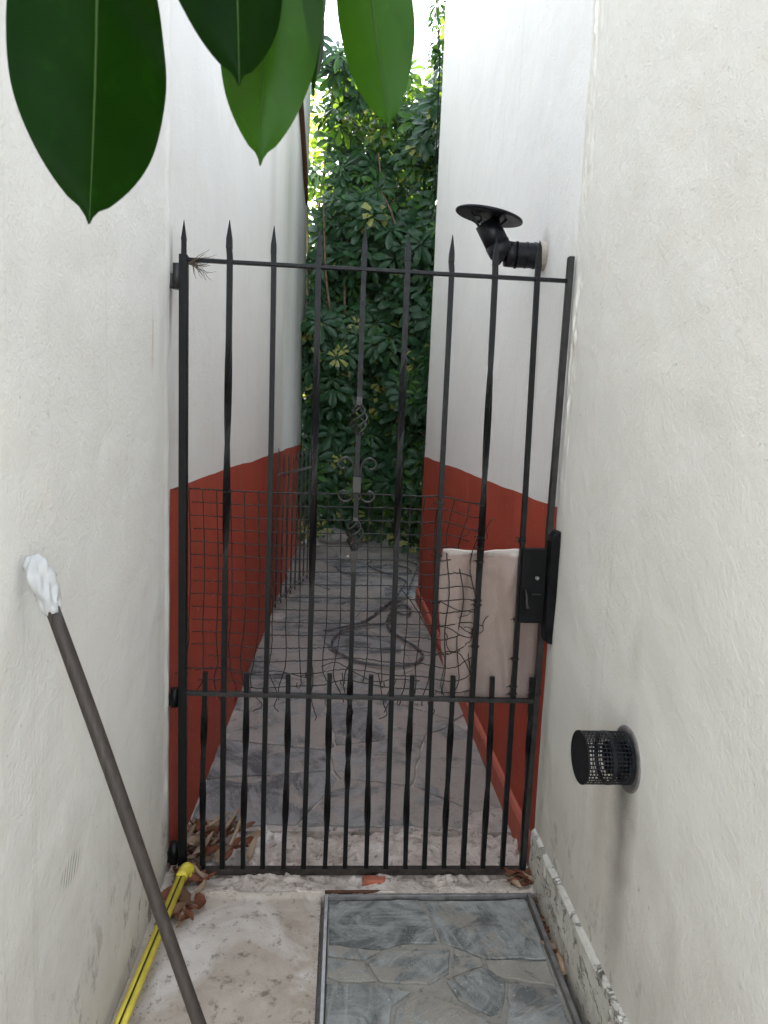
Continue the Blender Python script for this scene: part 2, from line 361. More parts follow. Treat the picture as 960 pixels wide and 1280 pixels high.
DRY = [leaf_mat('dry_leaf_'+n, a, b, t, .75, .15) for n, a, b, t in (('brown', (.11,.058,.035), (.20,.11,.065), (.3,.15,.06)), ('tan', (.27,.185,.12), (.38,.28,.19), (.4,.28,.12)), ('russet', (.14,.048,.025), (.24,.09,.05), (.35,.12,.04)))]

# ------------------------------------------------------------------ ground and floors
def structure(o): o['kind'] = 'structure'; return o
g = MB(); g.add([(-250,-250,-.25),(250,-250,-.25),(250,250,-.25),(-250,250,-.25)], [(0,1,2,3)]); structure(g.build('ground', M_GROUND))
def slab(x0, x1, y0, y1, ztop, nx, ny, hf, zb=-.24, edge=None):
    """solid block whose top is a displaced grid"""
    xs = np.linspace(x0, x1, nx); ys = np.linspace(y0, y1, ny); X, Y = np.meshgrid(xs, ys)
    if edge is not None: X, Y = edge(X, Y)
    Z = ztop + hf(X, Y); m = MB()
    vs = np.stack([X, Y, Z], -1).reshape(-1, 3).tolist()
    m.add(vs, [(j*nx+i, j*nx+i+1, (j+1)*nx+i+1, (j+1)*nx+i) for j in range(ny-1) for i in range(nx-1)], 0, True)
    rim = [j for j in range(nx)] + [j*nx+nx-1 for j in range(1, ny)] + [(ny-1)*nx+i for i in range(nx-2, -1, -1)] + [j*nx for j in range(ny-2, 0, -1)]
    n = len(rim); top = [vs[i] for i in rim]
    m.add(top + [(v[0], v[1], zb) for v in top], [(i, n+i, n+(i+1) % n, (i+1) % n) for i in range(n)]); return m
# near left concrete slab
def conc_h(X, Y):
    h = .006*fbm(X*5, Y*5, 4, 3) + .002*fbm(X*40, Y*40, 3, 5)
    h += -.010*np.clip((X+.09)/.06, 0, 1)*np.clip(.3+fbm(X*14, Y*9, 3, 8), 0, 1)
    h += .012*np.exp(-((Y-2.075+.02*vnoise(X*6, 0*X, 4))/.012)**2)*(fbm(X*9, Y*9, 2, 9) > -.25)
    h += -.014*np.clip((-.44+.05*fbm(X*3, Y*6, 3, 2)-X)/.03, 0, 1)
    return h
structure(slab(-.54, -.024, -1.5, 2.15, -.004, 90, 420, conc_h).build('concrete_slab', M_CONC))
# floor behind and to the right, unseen rear added to bounce sunlight, drain channel beside the lid left open
m = MB(); m.box(-.023, .72, -.36, 1.02, -.24, -.006); m.box(-4, 4, -5, -1.501, -.24, -.005); m.box(-4, -.541, -1.5, -.36, -.24, -.005); m.box(-.0235, 4, -1.5, -.361, -.24, -.005); m.box(.66, .72, 1.02, 1.36, -.24, -.010); m.box(-.023,.66,1.02,2.075,-.24,-.075)
structure(m.build('bounce_floor', M_CONC))
def gut(X, Y): return .012*fbm(X*20, Y*20, 4, 3)
structure(slab(.66, .72, 1.735, 2.0755, -.035, 10, 60, gut).build('gutter_bed', M_DIRT))
# threshold of broken mortar under and behind the gate
def thr_edge(X, Y):
    t = (Y-Y.min())/(Y.max()-Y.min()); return X, Y + t*.035*fbm(X*9, X*0+3, 3, 12)
def thr_h(X, Y):
    h = .030*fbm(X*9, Y*9, 5, 21) + .014*fbm(X*38, Y*38, 3, 22) - .016*np.clip(fbm(X*16, Y*16, 3, 27)-.12, 0, 1)*3
    front = np.clip((2.17-Y)/.05, 0, 1)
    h = h*(1-.55*front) + .006*front
    h += -.022*np.clip((Y-2.36)/.1, 0, 1); h += -.012*(np.abs(fbm(X*5, Y*12, 3, 30)) < .04)
    return h
structure(slab(-.54, .72, 2.0765, 2.50, -.003, 260, 90, thr_h, edge=thr_edge).build('broken_threshold', M_THRES))
# paving bed of the passage
m = MB(); m.box(-.54, .73, 2.44, 6.1, -.24, -.010); m.box(-.54, 4.2, 6.1001, 9.3, -.24, -.010)
bed = structure(m.build('paved_passage', M_BED))
# soil under the hedge
structure(slab(-3, 4.2, 9.302, 13, .0, 60, 30, lambda X, Y: .04*fbm(X*3, Y*3, 4, 2)).build('soil', M_GROUND))

# Voronoi flagstones by half-plane clipping
def clip(poly, a, b):
    """keep the part of poly nearer to a than b"""
    mid = (a+b)/2; n = b-a; out = []
    for i in range(len(poly)):
        p, q = poly[i], poly[(i+1) % len(poly)]; dp = (p-mid).dot(n); dq = (q-mid).dot(n)
        if dp <= 0: out.append(p)
        if (dp < 0 < dq) or (dq < 0 < dp): out.append(p + (q-p)*(dp/(dp-dq)))
    return out
def rough_edge(poly, step=.05, amp=.006):
    out = []
    for i in range(len(poly)):
        p, q = poly[i], poly[(i+1) % len(poly)]; L = (q-p).length; k = max(1, int(L/step)); n = Vector((-(q-p).y, (q-p).x)).normalized() if L > 1e-6 else Vector((0,0))
        for j in range(k):
            out.append(p + (q-p)*(j/k) + (n*random.uniform(-amp, amp) if j else Vector((0,0))))
    return out
def pave(x0, x1, y0, y1, sx, sy, parent, mat, z, gap, jag=None):
    seeds = []; ny = int((y1-y0)/sy); 
    for j in range(-1, ny+2):
        nx = max(2, int((x1-x0)/sx))
        for i in range(-1, nx+2):
            seeds.append(Vector((x0+(i+.5+(.5 if j % 2 else 0)+random.uniform(-.42,.42))*(x1-x0)/nx, y0+(j+.5+random.uniform(-.42,.42))*(y1-y0)/ny)))
    for s in seeds:
        if not (x0-.1 < s.x < x1+.1 and y0-.1 < s.y < y1+.1): continue
        poly = [Vector(p) for p in ((x0,y0),(x1,y0),(x1,y1),(x0,y1))]
        for t in seeds:
            if t is not s and (t-s).length < 4*max(sx, sy) and poly: poly = clip(poly, s, t)
        if len(poly) < 3: continue
        c = sum(poly, Vector((0,0)))/len(poly); area = abs(sum(poly[i].cross(poly[(i+1)%len(poly)]) for i in range(len(poly))))/2
        if area < .006: continue
        gp = gap*random.uniform(.6, 1.6)
        poly = [p + (c-p).normalized()*min(gp, (c-p).length*.3) for p in poly]
        poly = rough_edge(poly)
        if jag: poly = [jag(p) for p in poly]
        tx, ty, dz = random.uniform(-.004,.004), random.uniform(-.004,.004), random.uniform(-.002,.0025)
        mb = MB(); mb.prism([(p.x-c.x, p.y-c.y) for p in poly], -.03, 0, .004, ztop=lambda x, y: z+dz+tx*x/.3+ty*y/.3)
        mb.build('flagstone', mat, parent, (c.x, c.y, 0))
def jag(p):
    return Vector((p.x, p.y + (.045*float(fbm(p.x*8, 3.0, 3, 12)) if p.y < 2.52 else 0)))
pave(-.538, .70, 2.47, 6.1, .50, .37, bed, M_SLATE, -.002, .008, jag)
pave(-.538, 1.9, 6.103, 9.29, .46, .40, bed, M_SLATE, -.002, .008)

# slate-covered lid in a metal frame
lid = thing('access_cover', 'slate covered cover plate in a thin metal frame in front of the gate', 'cover', loc=(0,0,0))
m = MB(); m.box(.002, .648, 1.03, 2.058, -.06, -.0135); m.build('mortar_bed', M_BEDL, lid)
def bar(p, q, w0, z0, z1, name, mat, parent, b=.0012):
    p, q = Vector(p), Vector(q); d = q-p; L = d.length; a = math.atan2(d.y, d.x)
    mt = Matrix.Translation((p.x, p.y, 0)) @ Matrix.Rotation(a, 4, 'Z')
    mb = MB(); mb.bbox(0, L, -w0/2, w0/2, z0, z1, b, mat=mt); return mb.build(name, mat, parent)
bar((-.008,1.025), (-.006,2.06), .011, -.055, .008, 'frame_bar', M_STEEL, lid)
bar((.000,2.066), (.652,2.072), .010, -.055, .002, 'frame_bar', M_STEELD, lid)
bar((.659,2.072), (.648,1.03), .014, -.055, .006, 'frame_bar', M_STEELD, lid)
bar((0,1.024), (.64,1.024), .011, -.055, .004, 'frame_bar', M_STEELD, lid)
bar((-.012,2.082), (.17,2.083), .008, -.03, .006, 'rusty_strip', M_RUST, lid)
LS = dict(A=[(0.004,2.056),(0.291,2.054),(0.319,1.968),(0.329,1.869),(0.252,1.87),(0.161,1.846),(0.006,1.867)],
B=[(0.302,2.054),(0.643,2.058),(0.642,1.881),(0.638,1.801),(0.46,1.809),(0.375,1.855),(0.338,1.876),(0.331,1.976)],
C=[(0.116,1.799),(0.181,1.841),(0.363,1.842),(0.345,1.754),(0.283,1.717),(0.15,1.727)],
D=[(0.002,1.813),(0.107,1.793),(0.138,1.729),(0.036,1.73),(0.002,1.746)],
J=[(0.003,1.860),(0.156,1.84),(0.111,1.806),(0.003,1.822)],
E=[(0.458,1.799),(0.638,1.792),(0.636,1.704),(0.502,1.735),(0.464,1.759)],
F_=[(0.335,1.725),(0.454,1.776),(0.500,1.727),(0.464,1.622),(0.432,1.612),(0.358,1.663)],
K=[(0.374,1.846),(0.446,1.805),(0.448,1.782),(0.352,1.74)],
G=[(0.002,1.72),(0.146,1.717),(0.230,1.690),(0.179,1.649),(0.163,1.572),(0.114,1.404),(0.002,1.407)],
H=[(0.190,1.645),(0.243,1.686),(0.326,1.654),(0.42,1.60),(0.434,1.539),(0.418,1.398),(0.126,1.404),(0.175,1.562)],
I=[(0.507,1.715),(0.634,1.697),(0.633,1.573),(0.631,1.394),(0.434,1.398),(0.447,1.539),(0.475,1.604)],
L=[(.003,1.395),(.10,1.393),(.21,1.388),(.24,1.20),(.15,1.04),(.003,1.04)], N=[(.22,1.388),(.43,1.386),(.628,1.382),(.627,1.24),(.25,1.20)], O=[(.25,1.19),(.627,1.228),(.626,1.04),(.165,1.04)])
for poly in LS.values():
    P = [Vector(p) for p in poly]; c = sum(P, Vector((0,0)))/len(P); P = rough_edge(P, .03, .005)
    tx, ty = random.uniform(-.006,.006), random.uniform(-.006,.006)
    mb = MB(); mb.prism([(p.x-c.x, p.y-c.y) for p in P], -.03, 0, .0025, ztop=lambda x, y: -.0085+tx*x/.3+ty*y/.3+random.uniform(0,.001))
    mb.build('slate_piece', M_SLATE2, lid, (c.x, c.y, 0))

# ------------------------------------------------------------------ walls
def wall_face(m, ys, zs, xf, flip=False):
    Y, Z = np.meshgrid(ys, zs); X = xf(Y, Z); ny = len(ys)
    vs = np.stack([X, Y, Z], -1).reshape(-1, 3).tolist()
    fs = [(j*ny+i, j*ny+i+1, (j+1)*ny+i+1, (j+1)*ny+i) for j in range(len(zs)-1) for i in range(ny-1)]
    if not flip: fs = [f[::-1] for f in fs]
    m.add(vs, fs, 0, True)
seg = lambda *a: np.unique(np.concatenate([np.linspace(p, q, n) for p, q, n in a]))
WT = 6.2; NH = 4.4
def lw(Y, Z): return -.540 + .006*fbm(Y*1.1, Z*.8, 3, 1) + .0035*fbm(Y*7, Z*7, 3, 2)*(Y < 2.4) + .006*np.exp(-((Y-2.165)/.02)**2)*np.clip(.6+fbm(Y*20, Z*14, 2, 5), 0, 1)
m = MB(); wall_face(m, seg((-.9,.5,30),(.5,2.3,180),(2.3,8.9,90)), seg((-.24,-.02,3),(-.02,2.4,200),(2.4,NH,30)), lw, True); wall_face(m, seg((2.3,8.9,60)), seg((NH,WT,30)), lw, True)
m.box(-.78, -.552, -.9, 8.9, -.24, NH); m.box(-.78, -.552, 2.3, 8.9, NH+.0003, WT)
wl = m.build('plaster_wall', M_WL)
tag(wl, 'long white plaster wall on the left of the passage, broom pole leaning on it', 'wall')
m = MB(); zt = lambda Y: 1.288 + .010*fbm(Y*2.4, Y*0, 4, 7)
def dado(m, ys, n, xf, off, flip, zfun):
    Y, T = np.meshgrid(ys, np.linspace(0, 1, n)); Z = -.05 + T*(zfun(Y)+.05); X = xf(Y, Z)+off; k = len(ys)
    vs = np.stack([X, Y, Z], -1).reshape(-1, 3).tolist()
    fs = [(j*k+i, j*k+i+1, (j+1)*k+i+1, (j+1)*k+i) for j in range(n-1) for i in range(k-1)]
    if not flip: fs = [f[::-1] for f in fs]
    m.add(vs, fs, 0, True)
yd = seg((2.19, 2.5, 30), (2.5, 8.895, 100))
dado(m, yd, 60, lw, .0025, True, zt); tag(m.build('painted_dado', M_RED, wl), 'brick red painted lower band of the left wall')
# right wall beyond the gate
def rw(Y, Z):
    base = .716 - .014*np.clip((Z-1.75)/.35, 0, 1)*np.clip((3.2-Y)/1.0, 0, 1)
    return base - .005*fbm(Y*1.1, Z*.8, 3, 31) - .002*fbm(Y*7, Z*7, 3, 32)
ztopr = lambda y: 2.0 + .60*y  # unseen top sloped to let more skylight onto the left wall
m = MB(); ys_ = seg((2.176,3,70),(3,6.05,60)); wall_face(m, ys_, seg((-.24,-.02,3),(-.02,2.4,120),(2.4,3.30,30)), rw)
T_, Y_ = np.meshgrid(np.linspace(0,1,50), ys_, indexing='ij'); Z_ = 3.30+(ztopr(Y_)-3.30)*T_; X_ = rw(Y_, Z_); k_ = len(ys_)
m.add(np.stack([X_,Y_,Z_],-1).reshape(-1,3).tolist(), [(j*k_+i, j*k_+i+1, (j+1)*k_+i+1, (j+1)*k_+i)[::-1] for j in range(49) for i in range(k_-1)], 0, True)
B_ = [(2.186,-.24),(6.05,-.24),(6.05,ztopr(6.05)),(2.186,ztopr(2.186))]
m.add([(.727,y,z) for y,z in B_]+[(.98,y,z) for y,z in B_], [(0,1,2,3)[::-1],(4,5,6,7),(0,1,5,4),(1,2,6,5),(2,3,7,6),(3,0,4,7)])
wr = m.build('plaster_wall', M_WF); tag(wr, 'white plaster wall beyond the gate on the right with a black flue elbow on it', 'wall')
m = MB(); zr = lambda Y: 1.262 + .004*Y + .008*fbm(Y*3, Y*0, 2, 9) 
dado(m, seg((2.18,2.6,30),(2.6,6.045,60)), 60, rw, -.0025, False, zr); tag(m.build('painted_dado', M_RED, wr), 'brick red painted lower band of the right wall')
m = MB(); 
ys = seg((2.19, 6.05, 70)); prof = [(.735,-.05),(.692,-.05),(.692,.085),(.700,.098),(.735,.102)]
vs = []; k = len(prof)
for y in ys:
    j = .002*float(fbm(y*9, 1, 2, 3))
    vs += [(x+(j if x < .72 else 0), y, z) for x, z in prof]
m.add(vs, [(i*k+a, i*k+a+1, (i+1)*k+a+1, (i+1)*k+a) for i in range(len(ys)-1) for a in range(k-1)] + [tuple(range(k)), tuple((len(ys)-1)*k+a for a in reversed(range(k)))])
m.build('skirting', M_RED2, wr)
# near right wall, a little proud, with a rough plaster ridge at its far edge
def nw(Y, Z):
    ridge = np.exp(-((Y-2.135-.02*vnoise(Z*3, Z*0, 3))/.030)**2)
    lump = np.clip(.10+2.4*fbm(Y*70, Z*19, 5, 41), -.6, 1.3)*np.clip(.35+1.8*fbm(Z*2.3, Z*0, 2, 47), .1, 1)
    return .700 - .006*fbm(Y*1.0, Z*.8, 3, 33) - .0035*fbm(Y*8, Z*8, 3, 34) - .007*ridge*lump*np.clip((Z-1.0)/1.2, .25, 1) - .003*np.clip(fbm(Y*14, Z*9, 3, 44), 0, 1)*np.clip((Y-1.9)/.2, 0, 1)
m = MB(); wall_face(m, seg((-.9,.5,30),(.5,1.9,120),(1.9,2.184,90)), seg((-.24,-.02,3),(-.02,1.0,80),(1.0,3.3,420)), nw)
m.box(.711, .98, -.9, 2.184, -.24, 3.3); m.box(.702, .7115, 2.16, 2.183, -.24, 3.3)
wn = m.build('plaster_wall', M_WN); tag(wn, 'near white plaster wall on the right with a round mesh vent and peeling base', 'wall')
m = MB(); ys = seg((-.9, 1.0, 12), (1.0, 2.176, 150)); vs = []; Tn = [0, .04, .2, .4, .6, .75, .85, .92, .97, 1]
k = len(Tn)+1
for y in ys:
    for t in Tn:
        z = -.06 + t*(.168+.06) + (.006*float(fbm(y*12, 2, 3, 50)) if t > .9 else 0)
        x = .682 + .006*float(fbm(y*9, z*16, 4, 51)) + (.003 if float(fbm(y*6, z*11, 3, 55)) > .12 else 0) + (.006 if t == 1 else 0)
        vs.append((x, y, z))
    vs.append((.712, y, .174))
m.add(vs, [(i*k+a, i*k+a+1, (i+1)*k+a+1, (i+1)*k+a) for i in range(len(ys)-1) for a in range(k-1)] + [tuple((len(ys)-1)*k+a for a in range(k))])
tag(m.build('peeling_skirting', M_PEEL, wn), 'peeling grey skirting along the wall base')

# dark plank fence behind the hedge
fence = thing('plank_fence', 'dark red plank fence behind the schefflera hedge', 'fence')
pm = MB(); pm.bbox(-.062, .062, -.011, .011, 0, 2.1, .003); first = pm.build('plank', M_PLANK, fence, (-2.4, 11.2, -.1))
for i in range(1, 40):
    o = first.copy(); C.objects.link(o); o.parent = fence; o.location = (-2.4+i*.135, 11.2+random.uniform(-.004,.004), -.1+random.uniform(-.03,.03))
for z in (.4, 1.6): mb = MB(); mb.box(-2.5, 3.0, 11.215, 11.26, z, z+.08); mb.build('rail', M_PLANK, fence)

# ------------------------------------------------------------------ the gate
GY = 2.18
gate = thing('iron_gate', 'tall black wrought iron gate with spiked bars closing the passage', 'gate', loc=(0,0,0))
def sqbar(name, x0, x1, z0, z1, w=.0145, spike=True, twists=(), bulge=(), mat=M_IRON, lean=0, y=GY, parent=gate, kink=0):
    zs = sorted(set([z0, z1] + list(np.linspace(z0, z1, 40)))); pts = []; rs = []; tw = []; r = w*.7071; ph = 0; top = z1-.085
    for z in zs:
        if spike and z > top: break
        t = (z-z0)/(z1-z0); x = x0+(x1-x0)*t + kink*math.sin(t*5.1+x0*9)*.002
        rr = r; a = 0
        for (a0, a1, turns) in twists:
            if z > a0: a += turns*math.pi*2*min(1, (z-a0)/(a1-a0))
        for (a0, a1, g) in bulge:
            if a0 < z < a1: rr *= 1+g*(.55+.45*math.sin((z-a0)*70))
        pts.append((x, y + .001*math.sin(z*3+x0*20), z)); rs.append(rr); tw.append(a)
    if spike:
        x = x1; pts += [(x, y, top), (x, y, top+.004), (x, y, top+.03), (x, y, z1)]; rs += [r, r*1.10, r*1.02, .0012]; tw += [tw[-1]]*4
    mb = MB(); mb.tube(pts, rs, 4, twist=tw, phase=math.pi/4, sm=False); return mb.build(name, mat, parent)
XT = [-.499,-.364,-.231,-.093,.044,.177,.312,.449,.584]; XB = [-.491,-.359,-.223,-.086,.053,.189,.323,.459,.595]
ZT = [2.100,2.108,2.099,2.100,2.113,2.102,2.104,2.103,2.101]
# hinge stile: thicker square tube, spike on top
m = MB(); mt = Matrix.Translation((XB[0], GY, 0)) @ Matrix(((1,0,(XT[0]-XB[0])/2,0),(0,1,0,0),(0,0,1,0),(0,0,0,1)))
m.bbox(-.0125, .0125, -.0125, .0125, .004, 2.0, .0015, mat=mt); m.build('hinge_stile', M_IRON, gate)
m = MB(); m.tube([(XT[0], GY, z) for z in (1.999, 2.04, 2.045, 2.10)], [.0095, .0095, .0105, .001], 4, phase=math.pi/4, sm=False); m.build('spike', M_IRON, gate)
for i in range(1, 9):
    if i == 4: continue
    tw = ((.95+.1*(i % 3), 1.75, .5),) if i % 2 else (); bu = ()
    sqbar('bar', XB[i], XT[i], .012, ZT[i], .0165 if i % 2 else .0155, True, tw, bu, kink=1)
# lock stile
m = MB(); mt = Matrix.Translation((.6655, GY, 0)) @ Matrix(((1,0,.0095,0),(0,1,0,0),(0,0,1,0),(0,0,0,1)))
m.bbox(-.009, .009, -.012, .012, .010, 2.058, .0015, mat=mt); m.build('lock_stile', M_IRON_W, gate)
# short lower bars, each twisted in two places
for i, (xt, xb) in enumerate(zip([-.424,-.291,-.154,-.018,.116,.25,.386,.52,.656], [-.425,-.289,-.153,-.015,.123,.257,.392,.528,.662])):
    sqbar('short_bar', xb, xt, .012, .701+random.uniform(-.003,.003), .0150, False, ((.14, .34, .25), (.40, .58, .25)), ((.10,.58,.05),), y=GY+.0005, kink=1)
# rails
def rail(name, z0, z1, h, d, mat, x0, x1, y=GY):
    mt = Matrix(((1,0,0,0),(0,1,0,0),((z1-z0)/(x1-x0),0,1,z0-(z1-z0)/(x1-x0)*x0),(0,0,0,1)))
    mb = MB(); mb.bbox(x0, x1, y-d/2, y+d/2, -h/2, h/2, .0012, mat=mt); return mb.build(name, mat, gate)
rail('top_rail', 1.986, 1.985, .0105, .0190, M_IRON, -.4995, .6835)
rail('middle_rail', .6285, .621, .0135, .0195, M_IRON_W, -.4935, .6735)
rail('bottom_rail', .009, .012, .021, .024, M_IRON_R, -.4905, .6665, GY-.001)
# ornamental middle bar: collars, basket twists, scrolls
cxt = .045
orn = thing('x', None, None); bpy.data.objects.remove(orn)
sqbar('ornamental_bar', .0525, .0450, .012, 1.108, .0150, False, ((.3,.7,1),))
def cx_at(z): return .053 + (.044-.053)*(z-.01)/2.1
sqbar('ornamental_bar', .0445, XT[4], 1.596, ZT[4], .0150, True)
sqbar('ornamental_bar', .0455, .0450, 1.215, 1.482, .0150, False)
def basket(z0, z1, x, name='basket_twist'):
    mb = MB(); N = 26
    for k in range(4):
        P = []
        for i in range(N+1):
            t = i/N; rr = .004 + .0225*math.sin(math.pi*t)**.8; a = 2*math.pi*(k/4 + t*.85)
            P.append((x+rr*math.cos(a), GY+rr*math.sin(a), z0+(z1-z0)*t))
        mb.tube(P, .0034, 6)
    return mb.build(name, M_IRON_W, gate)
basket(1.482, 1.577, .045); basket(1.112, 1.212, .0455)
def collar(z0, z1, wd, x):
    mb = MB(); mb.bbox(x-wd/2, x+wd/2, GY-wd/2, GY+wd/2, z0, z1, .0015); mb.build('collar', M_IRON_W, gate)
collar(1.574, 1.602, .020, .0445); collar(1.468, 1.484, .016, .045); collar(1.300, 1.350, .027, .046); collar(1.208, 1.222, .018, .046); collar(1.085, 1.114, .021, .0445)
m = MB(); m.tube([(.0445,GY,1.03),(.0445,GY,1.075),(.0445,GY,1.086)],[.011,.0135,.0145],4,phase=math.pi/4,sm=False); m.build('collar', M_IRON_W, gate)
for sx in (-1, 1):
    for up_ in (1, -1):
        P = []
        zc = 1.392 if up_ > 0 else 1.283
        # stem rising from the collar then curling out and back in
        rz = .022
        zs0 = 1.352 if up_ > 0 else 1.298
        if up_ > 0:
            base = [(.009, 1.350), (.010, 1.370), (.014, 1.390), (.024, 1.404), (.038, 1.410), (.051, 1.405), (.059, 1.393), (.056, 1.380), (.046, 1.375), (.038, 1.378)]
        else:
            base = [(.009, 1.302), (.013, 1.285), (.024, 1.274), (.037, 1.271), (.050, 1.277), (.056, 1.289), (.051, 1.301), (.040, 1.304), (.032, 1.298)]
        P = catmull([(.046+sx*a, GY, b) for a, b in base], 5)
        mb = MB(); mb.tube(P, [.0036]*(len(P)-4)+[.0032,.0028,.0024,.0018], 6); mb.build('scroll', M_IRON_W, gate)
# lock box with handle, plate cover
lb = MB(); lb.bbox(.588, .676, GY-.020, GY+.020, .893, 1.138, .003); lock = lb.build('lock_box', M_BLACK, gate)
m = MB(); m.tube([(.640,GY-.0195,1.045),(.640,GY-.030,1.045)], .006, 12); m.tube([(.640,GY-.030,1.045),(.640,GY-.033,1.045)], .004, 10); m.build('lock_cylinder', M_STEELD, lock)
m = MB(); m.bbox(.628, .658, GY-.022, GY-.0205, .988, .992, .0004); m.build('keyhole_slot', M_IRON_W, lock)
m = MB(); m.tube(catmull([(.603,GY-.0195,1.005),(.603,GY-.036,1.002),(.604,GY-.046,.985),(.605,GY-.05,.965),(.608,GY-.052,.95)],4), [.004]*6+[.005]*5+[.006]*6, 8); m.build('lock_handle', M_IRON_W, lock)
m = MB()
prof = [(.0, 0), (.004, .004)]
pts = [(-.018,.832),(.012,.832),(.018,.838)]
outl = [(.668,.862),(.672,.845),(.680,.836),(.698,.832),(.698,1.203),(.684,1.199),(.673,1.188),(.668,1.170)]
n = len(outl); y0, y1 = GY-.055, GY+.010
ins = [(x+(.004 if x < .69 else 0), z+(.004 if z < 1 else -.004)) for x, z in outl]
vs = [(x,y1,z) for x,z in outl]+[(x,y0+.004,z) for x,z in outl]+[(x,y0,z) for x,z in ins]
m.add(vs, [tuple(range(n))]+[(i,(i+1)%n,n+(i+1)%n,n+i) for i in range(n)]+[(n+i,n+(i+1)%n,2*n+(i+1)%n,2*n+i) for i in range(n)]+[tuple(2*n+i for i in reversed(range(n)))])
m.build('strike_cover', M_BLACK, gate)
# hinges
def hinge(z, h, mat):
    mb = MB(); mb.tube([(-.519, GY-.004, z-h/2), (-.519, GY-.004, z+h/2)], .0125, 12); b = mb.build('hinge', mat, gate)
    m2 = MB(); m2.bbox(-.550, -.515, GY-.010, GY+.012, z-h*.45, z+h*.12, .002); m2.build('wall_lug', M_RUST if mat is M_RUST else mat, b)
hinge(1.935, .075, M_IRON_W); hinge(.615, .062, M_IRON); hinge(.075, .075, M_IRON)

# twigs caught on the top hinge corner
m = MB()
for i in range(26):
    a = random.uniform(-1.2, .5); L = random.uniform(.03, .085); p = Vector((-.485, GY-.004, 1.978)) + Vector((random.uniform(0,.015), random.uniform(-.008,.008), random.uniform(-.006,.003)))
    P = [p]; 
    for j in range(5): a += random.uniform(-.4,.4); p = p + Vector((math.cos(a), random.uniform(-.3,.3), math.sin(a)))*L/5; P.append(p)
    m.tube(P, [.0013,.0011,.001,.0008,.0006,.0004], 4)
tag(m.build('dry_twigs', M_STICK), 'tuft of dry twigs caught under the top rail at the hinge post', 'twigs')

# ------------------------------------------------------------------ wire mesh tied to the gate
mesh = thing('wire_netting', 'bent rusty square wire netting tied behind the bars of the gate', 'wire netting')
WY = GY+.0135
def warp(x, z):
    """the crumple of the netting: quiet on the left, crushed at right and at the bottom edge"""
    cr = max(0, min(1, (x-.25)/.18)); lo = max(0, min(1, (.86-z)/.22))
    dx = .004*math.sin(z*9+x*3) + cr*.011*math.sin(z*17+x*11) + lo*.016*math.sin(x*23+z*15)
    dz = .003*math.sin(x*7) - .010*max(0, x) + cr*.013*math.sin(x*29+z*9) + lo*.014*math.sin(x*13+1)
    dy = .010 + .010*math.sin(x*8+z*5)*.6 + cr*.022*math.sin(z*23+x*19) + lo*.012*math.sin(x*31)
    return x+dx, WY+dy, z+dz
def wire(P, r=.0017, name='wire', n=4):
    mb = MB(); mb.tube(P, r, n); return mb.build(name, M_WIRE, mesh)
zsH = [1.292-.0425*i for i in range(16)]
for i, z in enumerate(zsH):
    x0 = -.486 + (random.uniform(0,.02)); x1 = .455+random.uniform(-.03,.02)
    if i > 12: x0 += random.uniform(0, .05)
    P = []; N = 90
    for j in range(N+1):
        x = x0+(x1-x0)*j/N; q = list(warp(x, z)); q[2] += .0011*math.sin(x*2*math.pi/.022) + .0006*random.uniform(-1,1); q[1] += .0012*math.cos(x*2*math.pi/.0445*1.0+i*math.pi); P.append(q)
    wire(P, .0021 if i == 0 else .0017)
    if i == 0:
        wire([(p[0], p[1]+.001, p[2]+.0022*math.sin(p[0]*2*math.pi/.03+2)) for p in P], .0012)
xsV = [-.482+.0442*i for i in range(22)]
for i, x in enumerate(xsV):
    P = []; N = 70; zb = .655 - (random.uniform(.0, .075) if random.random() < .6 else 0)
    ph = random.uniform(0, 6); am = random.uniform(.004, .03)
    for j in range(N+1):
        z = 1.292-(1.292-zb)*j/N; q = list(warp(x, z)); lo = max(0, (.72-z)/.12)
        q[0] += am*lo*math.sin(lo*3+ph) + .0005*random.uniform(-1,1); q[1] += -.0012*math.cos(z*2*math.pi/.085)+ lo*.008*math.sin(ph); P.append(q)
    if random.random() < .45:   # hooked end
        p = Vector(P[-1]); a = random.uniform(0, 6)
        P += [(p.x+.008*math.cos(a), p.y+.002, p.z-.010), (p.x+.016*math.cos(a), p.y, p.z-.002), (p.x+.012*math.cos(a), p.y-.002, p.z+.012)]
    wire(P)
# crushed tangle at the right edge
for i in range(9):
    p = Vector((random.uniform(.34,.47), WY+random.uniform(0,.02), random.choice([random.uniform(1.10,1.27), random.uniform(1.12,1.22), random.uniform(.62,.90)]))); a = random.uniform(0, 6.28); P = [p]
    for j in range(random.randint(7, 14)):
        a += random.uniform(-.9,.9); p = p + Vector((math.cos(a)*.011, random.uniform(-.004,.004), math.sin(a)*.011)); p.x = min(max(p.x,.30),.50); p.y = max(p.y, WY); P.append(p)
    wire(catmull(P, 2), .0014)
